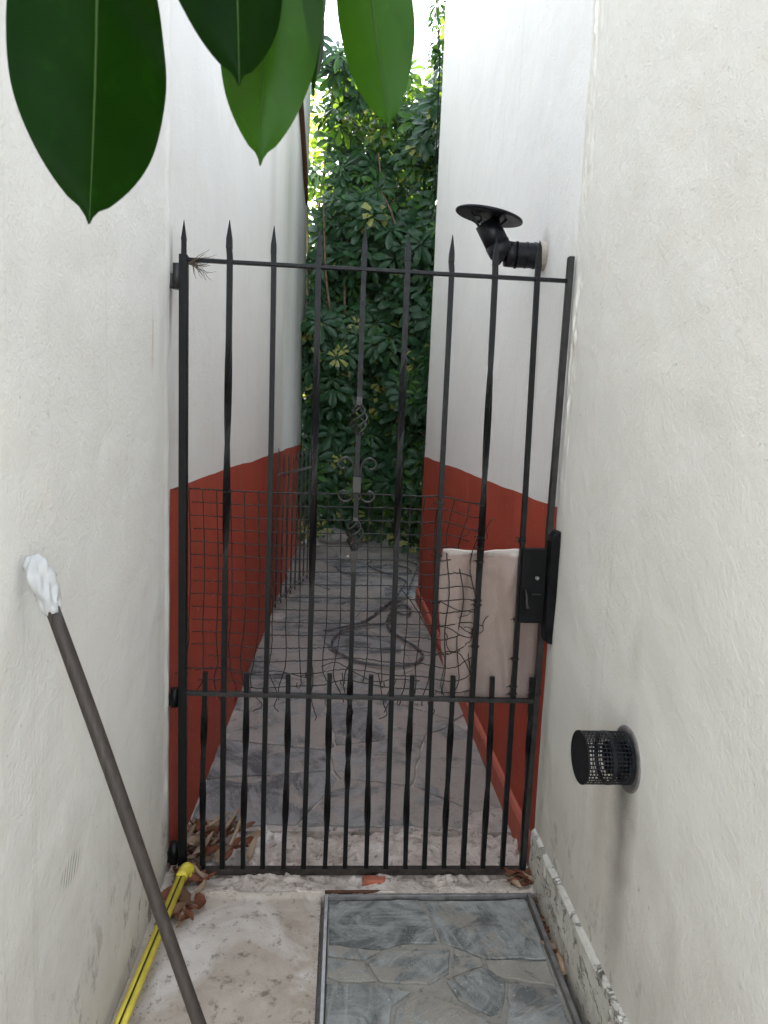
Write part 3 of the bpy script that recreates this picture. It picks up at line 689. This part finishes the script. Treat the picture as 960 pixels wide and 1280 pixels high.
# stray wires crossing below
for pts in ([(.20,.99),(.25,.93),(.33,.80),(.36,.75),(.35,.66),(.38,.60)], [(.36,.78),(.41,.77),(.44,.72),(.46,.66),(.45,.60)], [(.30,.86),(.36,.86),(.42,.83),(.47,.835)], [(.33,.95),(.40,.92),(.46,.925)], [(-.30,.66),(-.26,.61),(-.24,.58),(-.27,.56)], [(-.22,.69),(-.19,.62),(-.20,.58),(-.185,.56)], [(-.10,.70),(-.085,.64),(-.07,.57),(-.06,.545),(-.065,.535)], [(.02,.70),(.035,.62),(.06,.57),(.055,.55)], [(.14,.70),(.16,.60),(.175,.56),(.15,.54)], [(.20,.68),(.18,.60),(.165,.565)], [(.34,.64),(.31,.60),(.335,.57),(.32,.55)], [(-.05,.72),(.0,.735),(.06,.70),(.13,.67),(.2,.68),(.28,.675)], [(-.46,.70),(-.38,.705),(-.30,.69),(-.2,.70),(-.08,.675)]):
    P = catmull([(x, WY+random.uniform(0,.012), z) for x, z in pts], 5); P = [p+Vector((random.uniform(-1,1),0,random.uniform(-1,1)))*.0008 for p in P]; wire(P, .0015)
# ties round the bars
def tie(x, z, w=.0165):
    P = []; 
    for j in range(25):
        a = j/24*2*math.pi*2.2; r = w*.80+.002*math.sin(j)
        P.append((x+r*math.cos(a), GY+.004+r*1.0*math.sin(a), z+.0015*j/6+random.uniform(-.001,.001)))
    P += [(x-r*1.6, GY-.014, z+.010), (x-r*2.2, GY-.010, z+.006)]
    wire(P, .0014, 'wire_tie')
def bx(i, z): return XB[i]+(XT[i]-XB[i])*z/2.1
for i, z in ((0,1.285),(0,.69),(1,1.285),(3,1.288),(6,1.27),(6,1.10),(6,.945),(7,1.27),(7,1.165),(7,1.13),(7,1.085),(7,.955),(7,.94),(7,.80),(8,1.165),(8,1.155),(8,.895),(8,.76),(8,.665),(3,.69),(8,.640)): tie(bx(i, z), z)
tie(.670, .655, .02); tie(.669, .64, .022)

# beige sheet tied behind the lower right of the gate
nx, nz = 60, 70; m = MB(); vs = []
for j in range(nz+1):
    t = j/nz
    for i in range(nx+1):
        s = i/nx; x0 = .340 + .012*math.sin(t*6) + .055*max(0, .12-t)/.12*.25 + .05*(1-t)**2*0; 
        top = 1.125 + -.004*math.sin(s*9+1) + .003*math.sin(s*21) - .016*math.exp(-((s-.36)/.10)**2) + .010*s
        x0 += .035*(t if t < .5 else .5)*0
        xl = x0 + .03*(max(0, .35-t)/.35)
        x = xl + s*(.700-xl); z = .597 + t*(top-.597)
        fold = .007*math.sin(x*38+t*3) + -.012*math.exp(-((x-.44-.16*t)/.022)**2)*t*t + .012*math.exp(-((x-.60+.10*t)/.02)**2) + .014*math.exp(-((x-.40-.05*t)/.018)**2)*t + .008*math.sin(x*17+t*9)*t
        fold -= .012*math.exp(-((x-.50-.08*(1-t))/.02)**2)*t**2
        y = GY + .045 + fold + .010*math.sin(t*5)
        if t > .965: y -= (t-.965)*.45
        vs.append((x, y, z))
m.add(vs, [(j*(nx+1)+i, j*(nx+1)+i+1, (j+1)*(nx+1)+i+1, (j+1)*(nx+1)+i) for j in range(nz) for i in range(nx)], 0, True)
sh = m.build('tarpaulin', M_SHEET); md = sh.modifiers.new('thickness', 'SOLIDIFY'); md.thickness = .002
tag(sh, 'beige rumpled tarpaulin sheet tied behind the gate beside the lock', 'tarpaulin')

# ------------------------------------------------------------------ second low gate folded open by the left wall
lg = thing('iron_gate', 'low black iron gate standing open against the far left wall', 'gate')
A = Vector((-.505, 5.45)); B = Vector((-.285, 6.75))
for i in range(9):
    p = A + (B-A)*i/8
    sqbar('bar', p.x, p.x, .045, 1.30 if i else 1.33, .014, True, y=p.y, parent=lg, mat=M_IRON_W)
for z in (.09, 1.12):
    mt = Matrix.Translation((A.x, A.y, z)) @ Matrix.Rotation(math.atan2((B-A).y, (B-A).x), 4, 'Z')
    mb = MB(); mb.bbox(-.008, (B-A).length+.008, -.007, .007, -.009, .009, .001, mat=mt); mb.build('rail', M_STEELD, lg)

# ------------------------------------------------------------------ black flue elbow on the right wall
fl = thing('flue_pipe', 'black elbow flue pipe with a flat round rain cap on the far right wall', 'flue')
c0 = Vector((.716, 2.56, 2.153)); pc = [(.71,2.56,2.153),(.60,2.56,2.151)]
bendp = [(.602,2.56,2.151),(.575,2.56,2.152),(.552,2.56,2.160),(.533,2.56,2.180),(.520,2.56,2.205)]
m = MB(); m.tube(pc, .044, 24, cap=False); m.build('wall_pipe', M_BLUE, fl)
m = MB(); m.tube([(.672,2.56,2.152),(.664,2.56,2.152)], .0465, 24); m.tube([(.64,2.56,2.152),(.635,2.56,2.152)], .0460, 24); m.tube([(.604,2.56,2.151),(.598,2.56,2.151)], .0475, 24); m.build('pipe_seam', M_BLUE, fl)
m = MB(); m.tube([(.718,2.56,2.153),(.690,2.56,2.153),(.684,2.56,2.153)], [.053,.048,.0455], 24); m.build('mortar_collar', M_BED, fl)
m = MB(); m.tube([(.600,2.56,2.151),(.563,2.56,2.153)], .0445, 20, sm=True); m.tube([(.565,2.56,2.152),(.540,2.56,2.166),(.529,2.56,2.186)], .0450, 20); m.build('elbow', M_BLUE, fl)
m = MB(); m.tube([(.535,2.56,2.176),(.4865,2.56,2.2575)], .043, 24); m.build('upper_pipe', M_BLUE, fl)
axis = Vector((.17, -.09, 1)).normalized(); cc = Vector((.4945, 2.56, 2.280))
m = MB(); P = [cc+axis*z for z in (-.006,-.004,.0,.004,.006)]; m.tube(P, [.118,.1225,.1235,.121,.112], 48); m.build('rain_cap', M_BLUE, fl)
for s_ in (-1, 1):
    P = catmull([(.485+s_*.03,2.56-.03,2.235),(.485+s_*.055,2.53,2.258-s_*.006),(.49+s_*.062,2.53,2.272-s_*.010)], 5); m = MB(); m.tube(P, .005, 6); m.build('cap_strap', M_BLUE, fl)
P = [(.446+.016*math.cos(a), 2.535, 2.262+.013*math.sin(a)) for a in np.linspace(0, 2*math.pi, 20)]
m = MB(); m.tube(P, .004, 6, cap=False); m.build('strap_loop', M_BLUE, fl)

# ------------------------------------------------------------------ round mesh vent on the near right wall
vt = thing('mesh_vent', 'round black mesh vent sticking out of the near right wall', 'vent')
vc = Vector((.70, 1.519, .751)); RV = .0605; L = .118
m = MB(); m.tube([(vc.x+.004,vc.y,vc.z-.003),(vc.x-.004,vc.y,vc.z-.003),(vc.x-.006,vc.y,vc.z-.003)], [.078,.077,.072], 40); m.build('wall_flange', M_STEELD, vt)
def ring(x, w_, r0, r1, name, mat=M_BLUE, n=48):
    mb = MB(); vs = []
    for xx, rr in ((x, r0), (x, r1), (x-w_, r1), (x-w_, r0)):
        vs += [(xx, vc.y+rr*math.cos(2*math.pi*k/n), vc.z+rr*math.sin(2*math.pi*k/n)) for k in range(n)]
    mb.add(vs, [(a*n+k, a*n+(k+1)%n, ((a+1)%4)*n+(k+1)%n, ((a+1)%4)*n+k) for a in range(4) for k in range(n)], 0, False); return mb.build(name, mat, vt)
ring(vc.x-L+.004, .004, RV-.001, RV+.0010, 'rim_ring'); ring(vc.x-.050, .010, RV-.0012, RV+.0008, 'middle_band'); ring(vc.x-.004, .012, RV-.0012, RV+.0010, 'base_band')
mb = MB(); NK = 40
for k in range(NK):
    a = 2*math.pi*k/NK; mt = Matrix.Translation(vc) @ Matrix.Rotation(a, 4, 'X')
    mb.box(-L, -.006, RV-.0010, RV, -.0013, .0013, mat=mt)
for i in range(13):
    x = -L+.010+i*.0088
    if i > 11: continue
    if -.064 < x < -.048: continue
    for k in range(NK):
        a = 2*math.pi*(k+.5)/NK; mt = Matrix.Translation(vc) @ Matrix.Rotation(a, 4, 'X'); mb.box(x-.0010, x+.0010, RV-.0012, RV-.0002, -RV*math.pi/NK, RV*math.pi/NK, mat=mt)
tag(mb.build('mesh_cage', M_BLUE, vt), 'perforated black cage')
m = MB(); m.tube([(vc.x-L+.0045,vc.y,vc.z),(vc.x-L+.0015,vc.y,vc.z)], RV-.0012, 40); m.build('end_disc', M_BLUE, vt)
m = MB(); m.tube([(vc.x-.002,vc.y,vc.z),(vc.x-.050,vc.y,vc.z)], .036, 32, cap=True); m.build('inner_duct', M_BLACK, vt)

# ------------------------------------------------------------------ pole with bag, yellow tube, hose
P0 = Vector((-.512, 1.180, 1.245)); P1 = Vector((-.042, 1.054, 0.0)); d = P1-P0
m = MB(); m.tube([P0+d*t+Vector((.002*math.sin(t*7),0,0)) for t in np.linspace(.055, 1, 30)], [.0118+.0006*math.sin(t*9) for t in np.linspace(0,1,30)], 20)
tag(m.build('wooden_pole', M_POLE), 'dark weathered wooden pole leaning against the left wall', 'pole')
m = MB(); N, K = 44, 48; vs = []; dn = d.normalized(); u = dn.cross(Vector((0,1,0))).normalized(); v = dn.cross(u)
for i in range(N+1):
    t = i/N; prof = .0125 + .0068*math.sin(math.pi*min(1, t*.97+.03))**.8
    if t < .12: prof = .008+.06*t
    c = P0 - dn*.022 + dn*(.105*t)
    for k in range(K):
        a = 2*math.pi*k/K
        rr = prof*(1 + .22*math.sin(a*3+t*5) + .20*abs(math.sin(a*2.5-t*9+2)) - .22*abs(math.sin(a*4-t*5))**.5 + .16*float(fbm(a*2.2+4, t*7, 3, 61)) )
        q = c + (u*math.cos(a)+v*math.sin(a))*rr; q.x = max(q.x, -.5345); vs.append(q)
m.add(vs, [(i*K+k, i*K+(k+1)%K, (i+1)*K+(k+1)%K, (i+1)*K+k) for i in range(N) for k in range(K)] + [tuple(reversed(range(K))), tuple(N*K+k for k in range(K))], 0, True)
tag(m.build('plastic_bag', M_BAG), 'crumpled white plastic bag wrapped on top of the wooden pole', 'bag')

yt = thing('yellow_tube', 'yellow plastic tube with a rounded end lying along the left wall base', 'tube')
a_, b_ = Vector((-.470, 2.105, .055)), Vector((-.520, 1.10, .016)); dd = (b_-a_).normalized(); sd_ = Vector((dd.y, -dd.x, 0)).normalized()
for s_ in (-1, 1): m = MB(); m.tube([a_+sd_*.0078*s_, b_+sd_*.0078*s_], .0088, 14); m.build('tube_half', M_YEL, yt)
m = MB(); m.tube([a_+Vector((0,0,.0045)), b_+Vector((0,0,.0045))], .0036, 6); m.build('groove', M_IRON_R, yt)
e = a_-dd*.006
m = MB(); m.tube(catmull([a_+dd*.028, a_+dd*.006, e-dd*.012+Vector((.004,0,-.002)), e-dd*.022+Vector((.009,.0,-.016)), e-dd*.022+Vector((.011,0,-.040))], 5), [.013]+[.0190]*8+[.0200]*6+[.0185]*4+[.016,.010], 20); m.build('end_cap', M_YEL, yt)

hp = [(-0.1,4.962),(0.063,5.055),(0.219,5.252),(0.374,5.633),(0.5,5.988),(0.60,6.385),(0.66,6.688),(0.56,6.893),(0.33,6.944),(0.068,7.007),(-0.029,7.238),(0.069,7.404),(0.348,7.413),(0.606,7.529),(0.745,7.316),(0.739,7.096),(0.538,6.999),(0.373,7.264),(0.306,7.565),(0.495,7.81),(0.756,7.798),(0.862,7.486),(0.771,6.96),(0.69,6.5),(0.616,6.107),(0.452,5.733),(0.463,5.551),(0.57,5.431),(0.603,5.654),(0.526,5.74),(0.405,5.374),(0.385,5.059),(0.452,4.817),(0.552,4.598),(0.572,4.421),(0.49,4.262),(0.33,4.205),(0.152,4.285),(0.005,4.455),(-0.033,4.716),(0.042,4.959),(0.214,5.105),(0.37,5.171),(.43,5.3),(.47,5.42)]
P = catmull([(x, y, .013+.009*abs(math.sin(i*1.7))) for i, (x, y) in enumerate(hp)], 7)
m = MB(); m.tube(P, .0090, 8); tag(m.build('garden_hose', M_HOSE), 'grey garden hose lying in loops on the slate paving', 'hose')

# cable hanging down the right wall corner
m = MB(); m.tube(catmull([(.74,6.00,5.615),(.68,6.0,5.63),(.632,6.0,5.4),(.626,6.0,4.978),(.654,6.02,4.799),(.685,6.06,4.526),(.690,6.065,4.249),(.692,6.065,3.9),(.695,6.065,3.5)],6), .0055, 6)
tag(m.build('cable', M_BLACK), 'thin black cable hanging down the far corner of the right wall', 'cable')
# rusty pipe at the end of the left wall
m = MB(); m.tube(catmull([(-.512,5.7,4.78),(-.510,6.41,4.615),(-.508,7.02,4.485),(-.508,7.64,4.28),(-.510,8.24,4.02)],5), [.026]*18+[.022,.019,.014], 12)
tag(m.build('drain_pipe', M_RUST), 'rusty brown pipe slanting down along the far upper part of the left wall', 'pipe')
m = MB(); m.tube(catmull([(-.552,8.94,4.26),(-.525,8.95,3.6),(-.515,8.95,2.9),(-.52,8.98,2.2),(-.49,9.0,1.2),(-.5,9.0,-.02)],6), .012, 8)
tag(m.build('bare_vine', M_BARK), 'thin bare vine stem climbing the end of the left wall', 'vine')

# stone and stake at the far end
def rock(name, loc, sx, sy, sz, mat, seed=0, n=14):
    m = MB(); vs = []; K = n*2
    for i in range(n+1):
        th = math.pi*i/n
        for k in range(K):
            a = 2*math.pi*k/K; q = 1+.16*math.sin(a*2+seed)*math.sin(th)+.10*math.sin(a*5+th*4+seed)*math.sin(th)
            vs.append((sx*math.sin(th)*math.cos(a)*q, sy*math.sin(th)*math.sin(a)*q, sz*math.cos(th)))
    m.add(vs, [(i*K+k, i*K+(k+1)%K, (i+1)*K+(k+1)%K, (i+1)*K+k) for i in range(n) for k in range(K)], 0, True)
    return m.build(name, mat, None, loc)
tag(rock('boulder', (-.10, 8.95, .09), .20, .14, .11, M_ROCK, 1), 'rounded grey boulder on the paving in front of the hedge', 'rock')
tag(rock('boulder', (.10, 9.12, .05), .09, .09, .07, M_BRICK, 3), 'small reddish stone between the grey boulder and the hedge', 'rock')
m = MB(); m.tube([(-.080,9.15,-.02),(-.078,9.14,.36)], .012, 8); m.tube([(-.045,9.15,-.02),(-.046,9.14,.36)], .012, 8); m.tube([(-.078,9.14,.34),(-.046,9.14,.34)], .008, 6)
tag(m.build('stake', M_STEEL), 'short pale twin metal stake behind the grey boulder', 'stake')
# brick chip below the bottom rail
m = MB(); P = rough_edge([Vector(p) for p in ((-.035,-.014),(.038,-.016),(.044,.010),(.0,.016),(-.034,.012))], .012, .003)
m.prism([(p.x, p.y) for p in P], -.008, .010, .004); tag(m.build('brick_chip', M_BRICK, None, (.145, 2.135, .004)), 'flat chip of red brick under the bottom rail of the gate', 'brick')
# loose cobble in the gutter
tag(rock('pebble', (.676, 1.79, -.012), .013, .030, .020, simple('tan_stone', (.34,.23,.14), .8, 0, .3, 20, .4, .004), 5, 10), 'tan pebble wedged in the gutter beside the slate cover', 'pebble')

# ------------------------------------------------------------------ dry leaves and litter
def dry_mesh(L, W, curl, bend, mi, seed):
    m = MB(); n, k = 8, 5; vs = []; rr = random.Random(seed)
    for i in range(n+1):
        s = i/n; wd = W*math.sin(math.pi*(s*.94+.03))**.8
        for j in range(k):
            q = (j/(k-1)-.5)*2; a = q*curl
            rad = wd/max(curl, .2)
            vs.append((s*L-L/2, rad*math.sin(a), rad*(1-math.cos(a)) + bend*L*(s-.5)**2*2 + .0018*math.sin(s*13+q*5+seed)))
    m.add(vs, [(i*k+j, i*k+j+1, (i+1)*k+j+1, (i+1)*k+j) for i in range(n) for j in range(k-1)], 0, True)
    me = m.build('dry_leaf', DRY[mi]); md = me.data; bpy.data.objects.remove(me); return md
DM = [dry_mesh(random.uniform(.055,.10), random.uniform(.010,.022), random.uniform(.6,1.7), random.uniform(-.3,.7), i % 3, i) for i in range(15)]
def drop(x, y, z, label, group, name='dry_leaf', sc=1):
    dm = random.choice(DM); tone = dm.materials[0].name.split('_')[2]; label = label.replace('dry leaf', tone+' dry leaf').replace('dead leaf', tone+' dead leaf').replace('brown brown', 'brown')
    o = bpy.data.objects.new(name, dm); C.objects.link(o); o.location = (x, y, z)
    o.rotation_euler = (random.uniform(-.7,.7), random.uniform(-.35,.35), random.uniform(0, 6.28)); o.scale = (sc*random.uniform(.8,1.25),)*3
    return tag(o, label, 'dry leaf', group)
for i in range(75):
    x = -.525+abs(random.gauss(0, .12)); y = 2.30+random.gauss(0, .075)
    if x > -.22 or y > 2.52 or y < 2.2: continue
    h = .065*math.exp(-((x+.42)/.13)**2)*math.exp(-((y-2.33)/.10)**2)
    drop(x, y, .012+random.uniform(.2,1)*h, 'curled dry leaf in the heap behind the gate by the hinge post', 'dry leaves heaped behind the hinge post')
for i in range(42):
    x = random.uniform(-.53,-.43)+random.uniform(0,.05); y = random.uniform(1.93, 2.17)
    drop(x, y, .010+random.uniform(0,.028), 'dry leaf littering the floor in front of the hinge post', 'dry leaves in front of the hinge post', sc=.85)
for i in range(20):
    drop(random.uniform(.61,.685), random.uniform(2.09,2.15), .012+random.uniform(0,.014), 'dry leaf in the corner under the latch side of the gate', 'dry leaves under the latch post', sc=.7)
for i in range(26):
    drop(random.uniform(.668,.68), random.uniform(1.74,2.06), -.020+random.uniform(0,.014), 'dead leaf lying in the gutter along the right wall', 'dead leaves in the gutter', sc=.55)
# dry canes in the heap
for i, (p, q) in enumerate((((-.42,2.27,.03),(-.34,2.42,.09)), ((-.36,2.24,.02),(-.32,2.40,.10)), ((-.47,2.30,.06),(-.37,2.38,.10)))):
    m = MB(); m.tube([p, ((p[0]+q[0])/2+.008, (p[1]+q[1])/2, (p[2]+q[2])/2+.01), q], [.008,.007,.005], 8)
    tag(m.build('dry_cane', DRY[1]), 'pale dry cane sticking out of the leaf heap behind the gate', 'cane', 'dry canes in the leaf heap')
# crumbs (nobody could count them)
m = MB()
def crumb(x, y, z, s, mi):
    P = [Vector((random.uniform(-1,1), random.uniform(-1,1), random.uniform(-.4,.6)))*s + Vector((x,y,z)) for _ in range(4)]
    m.add(P, [(0,1,2),(0,2,3),(0,3,1),(1,3,2)], mi)
for i in range(900): crumb(random.uniform(.667,.682), random.uniform(1.74,2.08), -.028+random.uniform(0,.012), random.uniform(.002,.006), random.choice([0,1,2,3]))
for i in range(500): crumb(-.53+abs(random.gauss(0,.06)), random.uniform(1.3,2.2), .000, random.uniform(.001,.004), random.choice([0,1,2,3]))
for i in range(260): crumb(random.uniform(-.5,.68), random.uniform(2.10,2.48), .006, random.uniform(.0015,.004), random.choice([0,1,2,3,3]))
for i in range(160): crumb(random.uniform(-.04,-.018), random.uniform(1.3,2.06), -.002, random.uniform(.001,.004), 3)
tag(m.build('leaf_litter', [*DRY, M_DIRT]), 'fine crumbled leaf litter and grit along the wall bases and gutter', 'litter', kind='stuff')

# ------------------------------------------------------------------ foreground rubber tree leaves
rub = thing('rubber_tree', 'rubber tree with large glossy dark green leaves hanging in front of the wall', 'tree', loc=(0,0,0))
def unproj(px, py, t):
    c_, s_ = math.cos(roll), math.sin(roll); uu, vv = px-480, py-640; a = uu*c_+vv*s_; b = -uu*s_+vv*c_
    return Vector((0,0,1.5)) + (fw+rt*(a/F)-up*(b/F))*t
def big_leaf(tip, base, W, turn, fold, bend, mat, peak=.5):
    tip, base = Vector(tip), Vector(base); ax = base-tip; L = ax.length; a = ax.normalized()
    n0 = (Vector((0,0,1.5))-(tip+base)/2); n0 = (n0-a*n0.dot(a)).normalized(); n0 = Quaternion(a, turn) @ n0
    sx = a.cross(n0); NS, NK = 44, 20; m = MB(); vs = []; uv = []
    for i in range(NS+1):
        s = i/NS; D = s*L
        e_ = 1-((s-peak)/(peak if s < peak else 1-peak))**2
        hw = W/2*math.sqrt(max(0, e_))*(1-math.exp(-D/(.105*L)))**.9
        if D < .05*L: hw = max(hw*.75, .0006)
        for k in range(NK+1):
            q = k/NK*2-1; z = -fold*abs(q)**1.5*hw + .0012*math.sin(s*22+q*3)*abs(q)
            p = tip + a*D + sx*(q*hw) + n0*(z + bend*L*4*(s-.5)**2*-1 + bend*L)
            vs.append(p); uv.append((k/NK, s))
    fs = [(i*(NK+1)+k, i*(NK+1)+k+1, (i+1)*(NK+1)+k+1, (i+1)*(NK+1)+k) for i in range(NS) for k in range(NK)]
    m.add(vs, fs, 0, True); o = m.build('leaf', mat, rub)
    ul = o.data.uv_layers.new(name='uv'); idx = np.empty(len(o.data.loops), dtype=np.int32); o.data.loops.foreach_get('vertex_index', idx)
    ul.data.foreach_set('uv', np.array(uv, dtype=np.float32)[idx].ravel())
    mid = [Vector(vs[i*(NK+1)+NK//2])+n0*.0003 for i in range(NS+1)]
    m2 = MB(); m2.tube(mid, [.0003+.0012*(i/NS) for i in range(NS+1)], 6); m2.build('midrib', M_RIB, o)
    return Vector(mid[-1])
bases = []
bases.append(big_leaf((-.190,.533,1.640), (-.1935,.565,1.885), .1125, .25, .22, .03, M_BL_D, .50))
bases.append(big_leaf((-.0700,.552,1.6945), (-.0640,.575,1.925), .0810, -.25, .35, .04, M_BL_L, .52))
bases.append(big_leaf((-.0785,.500,1.7265), (-.100,.525,1.935), .0900, .35, .5, .05, M_BL_D, .55))
bases.append(big_leaf((-.0330,.575,1.757), (-.040,.590,1.935), .050, 1.2, .3, .05, M_BL_D, .5))
bases.append(big_leaf((.0275,.571,1.7340), (-.004,.590,1.930), .0615, -.2, .25, .03, M_BL_L, .45))
node = Vector((-.10, .50, 2.10))
for b in bases:
    m = MB(); m.tube(catmull([b, b+(node-b)*.4+Vector((0,0,.02)), node+(b-node)*.1+Vector((0,0,.02))], 6), .0022, 6); m.build('leaf_stalk', M_BL_L, rub)
m = MB(); m.tube(catmull([(-.33,-.75,-.02),(-.36,-.70,.8),(-.30,-.45,1.6),(-.22,-.05,2.1),(-.16,.25,2.22),node,(-.08,.62,2.06)], 8), [.022]*16+[.016]*16+[.009]*17, 10); m.build('stem', M_BARK, rub)

# ------------------------------------------------------------------ foliage
def umbel(kind, n=8, R0=.13, seed=0):
    """one palmate leaf of drooping leaflets"""
    rr = random.Random(seed); V = []; Fc = []; MI = []
    for k in range(n):
        a = 2*math.pi*(k+rr.uniform(-.15,.15))/n; L = R0*rr.uniform(.78,1.08); W = L*rr.uniform(.17,.22); dr = rr.uniform(.15,.5); r0 = .018
        dx, dy = math.cos(a), math.sin(a); px, py = -dy, dx
        def P(s, w, lift=0): rad = r0+s*L; return (dx*rad+px*w, dy*rad+py*w, -dr*L*s*s*.9+.25*L*s*(1-s)+lift)
        b = len(V); f = L*.035
        V += [P(0,0), P(.35,0,-f), P(.72,0,-f), P(1,0), P(.35,W*.7), P(.72,W), P(.35,-W*.7), P(.72,-W), P(.93,W*.55), P(.93,-W*.55)]
        Fc += [(b,b+1,b+4),(b+1,b+2,b+5,b+4),(b+2,b+3,b+8,b+5),(b,b+6,b+1),(b+1,b+6,b+7,b+2),(b+2,b+7,b+9,b+3)]
        if kind == 2: mi = [2,2,0,2,2,0] if rr.random() < .75 else [0]*6
        else: mi = [kind]*6
        MI += mi
    return np.array(V), Fc, MI
VAR = [umbel(0,8,.125,1), umbel(0,9,.135,2), umbel(0,7,.115,3), umbel(1,7,.12,4), umbel(2,8,.12,5), umbel(0,8,.13,6), umbel(1,6,.10,8)]
MATS = [M_LDARK, M_LMID, M_LYEL]
def rotm(nrm, spin):
    n = Vector(nrm).normalized(); q = Vector((0,0,1)).rotation_difference(n) @ Quaternion((0,0,1), spin); return q.to_matrix()
def foliage(places, mats, parent, name='foliage'):
    V = []; Fc = []; MI = []; b = 0
    for p, n, sp, sc, v in places:
        vv, ff, mi = VAR[v]; R3 = np.array(rotm(n, sp)); V.append(vv*sc @ R3.T + np.array(p)); Fc += [tuple(i+b for i in f) for f in ff]; MI += mi; b += len(vv)
    me = bpy.data.meshes.new(name); me.from_pydata(np.concatenate(V).tolist(), [], Fc)
    for q in mats: me.materials.append(q)
    me.polygons.foreach_set('material_index', MI); me.update(); o = bpy.data.objects.new(name, me); C.objects.link(o); o.parent = parent; o['kind'] = 'stuff'; return o
def yfront(x, z):
    return 8.55 - .9*max(0, min(1, (x-.55)/.5)) + 1.0*float(fbm(x*2.3, z*1.7, 3, 71)) + (.35 if z < .7 else 0) + .25*max(0,(z-4.6))*.5
def ztop(x): return 5.75 + .5*float(fbm(x*1.6, 2.0, 2, 81)) - .25*max(0, x-.3)
hedge = thing('schefflera_hedge', 'tall dense schefflera with dark and cream variegated leaves closing the passage end', 'shrub')
pl = []
for i in range(3800):
    x = random.uniform(-1.3, 2.4) if random.random() < .45 else random.uniform(-.6, 1.0); z = random.uniform(.12, 6.5)
    if z > ztop(x)+random.uniform(-.3,.25): continue
    yf = yfront(x, z); dpt = random.random()**1.5*1.8; y = yf+dpt
    if x < -.50 and y < 9.05: continue
    if x < -.27 and z > 4.15 and random.random() < .85: continue
    if x > .62 and y < 6.3: continue
    r_ = random.random(); v = random.choice([0,1,2,5,0,1]) if r_ < .76 else (3 if r_ < .83 else (6 if r_ < .86 else 4))
    cl = float(fbm(x*2.2+5, z*2.2, 2, 91))
    if cl < -.10 and v == 4: v = 0
    if cl > .22 and r_ > .55: v = 4
    if random.random() < max(0, (z-3.6)/2.6)*(.3+1.4*max(0, cl+.3)): v = 3
    n = (random.gauss(0,.4), -random.uniform(.7,1.3), random.uniform(.1,.8)); pl.append(((x,y,z), n, random.uniform(0,6.28), random.uniform(.95,1.85), v, dpt+max(0,abs(x-.1)-.55)*3))
for i in range(2800):   # the hedge runs on round the corner of the right wall
    x = random.uniform(.86, 2.3); y = random.uniform(6.2, 8.8); z = random.uniform(.1, 6.6)
    pl.append(((x,y,z), (-random.uniform(.2,1), random.gauss(0,.5), random.uniform(.2,1)), random.uniform(0,6.28), random.uniform(.9,1.4), random.choice([0,1,2,5,3]), 99))
pl.sort(key=lambda q: q[5]); near, rest = pl[:300], pl[300:]
vm = []
for vv, ff, mi in VAR:
    me = bpy.data.meshes.new('leaf'); me.from_pydata(vv.tolist(), [], ff)
    for q in MATS: me.materials.append(q)
    me.polygons.foreach_set('material_index', mi); me.update(); vm.append(me)
for p, n, sp, sc, v, _ in near:
    o = bpy.data.objects.new('leaf', vm[v]); C.objects.link(o); o.parent = hedge; o.location = p; o.rotation_euler = rotm(n, sp).to_euler(); o.scale = (sc,)*3
foliage([q[:5] for q in rest], MATS, hedge)
for i, (x0, y0, pts) in enumerate(((-.2,9.5,[(-.25,9.2,1.2),(-.15,8.85,2.4),(-.28,8.7,3.3),(-.35,8.8,4.3)]), (.2,9.5,[(.15,9.2,1.2),(.08,8.9,2.2),(-.05,8.7,3.1),(.0,8.8,4.5)]), (.5,9.5,[(.55,9.1,1.3),(.62,8.8,2.6),(.45,8.55,3.6),(.3,8.7,4.8)]), (.75,9.4,[(.8,9,1.5),(.7,8.6,3.0),(.55,8.4,3.8),(.35,8.5,4.3)]), (-.5,9.7,[(-.5,9.5,2),(-.45,9.4,4),(-.3,9.4,5.4)]), (1.4,9.2,[(1.4,8.9,2),(1.5,8.6,4),(1.4,8.6,5.2)]))):
    P = catmull([(x0,y0,-.05)]+pts, 6); n = len(P); m = MB(); m.tube(P, [.030*(1-.75*k/n) for k in range(n)], 8); m.build('stem', M_BARK, hedge)

# sunlit tree behind
bt = thing('broadleaf_tree', 'pale sunlit tree showing yellow green above and behind the dark hedge', 'tree')
pl = []
for i in range(2300):
    x = random.uniform(-3.2, 3.6); z = random.uniform(2.0, 7.9); y = random.uniform(10.2, 12.8)
    top = 6.5 + 1.0*float(fbm(x*.9+3, y*.7, 2, 101)) - .10*abs(x+.6)
    if z > top: continue
    pl.append(((x,y,z), (random.gauss(0,.6), random.gauss(-.2,.5), random.uniform(.2,1)), random.uniform(0,6.28), random.uniform(1.0,1.7), random.choice([3,6,0])))
foliage(pl, [M_LSUN, M_LSUN, M_LSUN], bt, 'crown')
m = MB(); P = catmull([(-.4,11.6,-.25),(-.35,11.6,1.5),(-.5,11.5,3.2),(-.3,11.4,5.5)], 6); n = len(P); m.tube(P, [.11*(1-.7*k/n) for k in range(n)], 12); m.build('trunk', M_BARK, bt)
for q in ([(-.38,11.6,2.0),(.3,11.5,3.2),(1.3,11.4,4.6)], [(-.45,11.55,2.6),(-1.2,11.4,3.9),(-1.9,11.3,5.0)], [(-.5,11.5,3.2),(.1,11.2,4.4),(.4,11.0,5.8)]):
    P = catmull(q, 6); n = len(P); m = MB(); m.tube(P, [.05*(1-.7*k/n) for k in range(n)], 8); m.build('limb', M_BARK, bt)
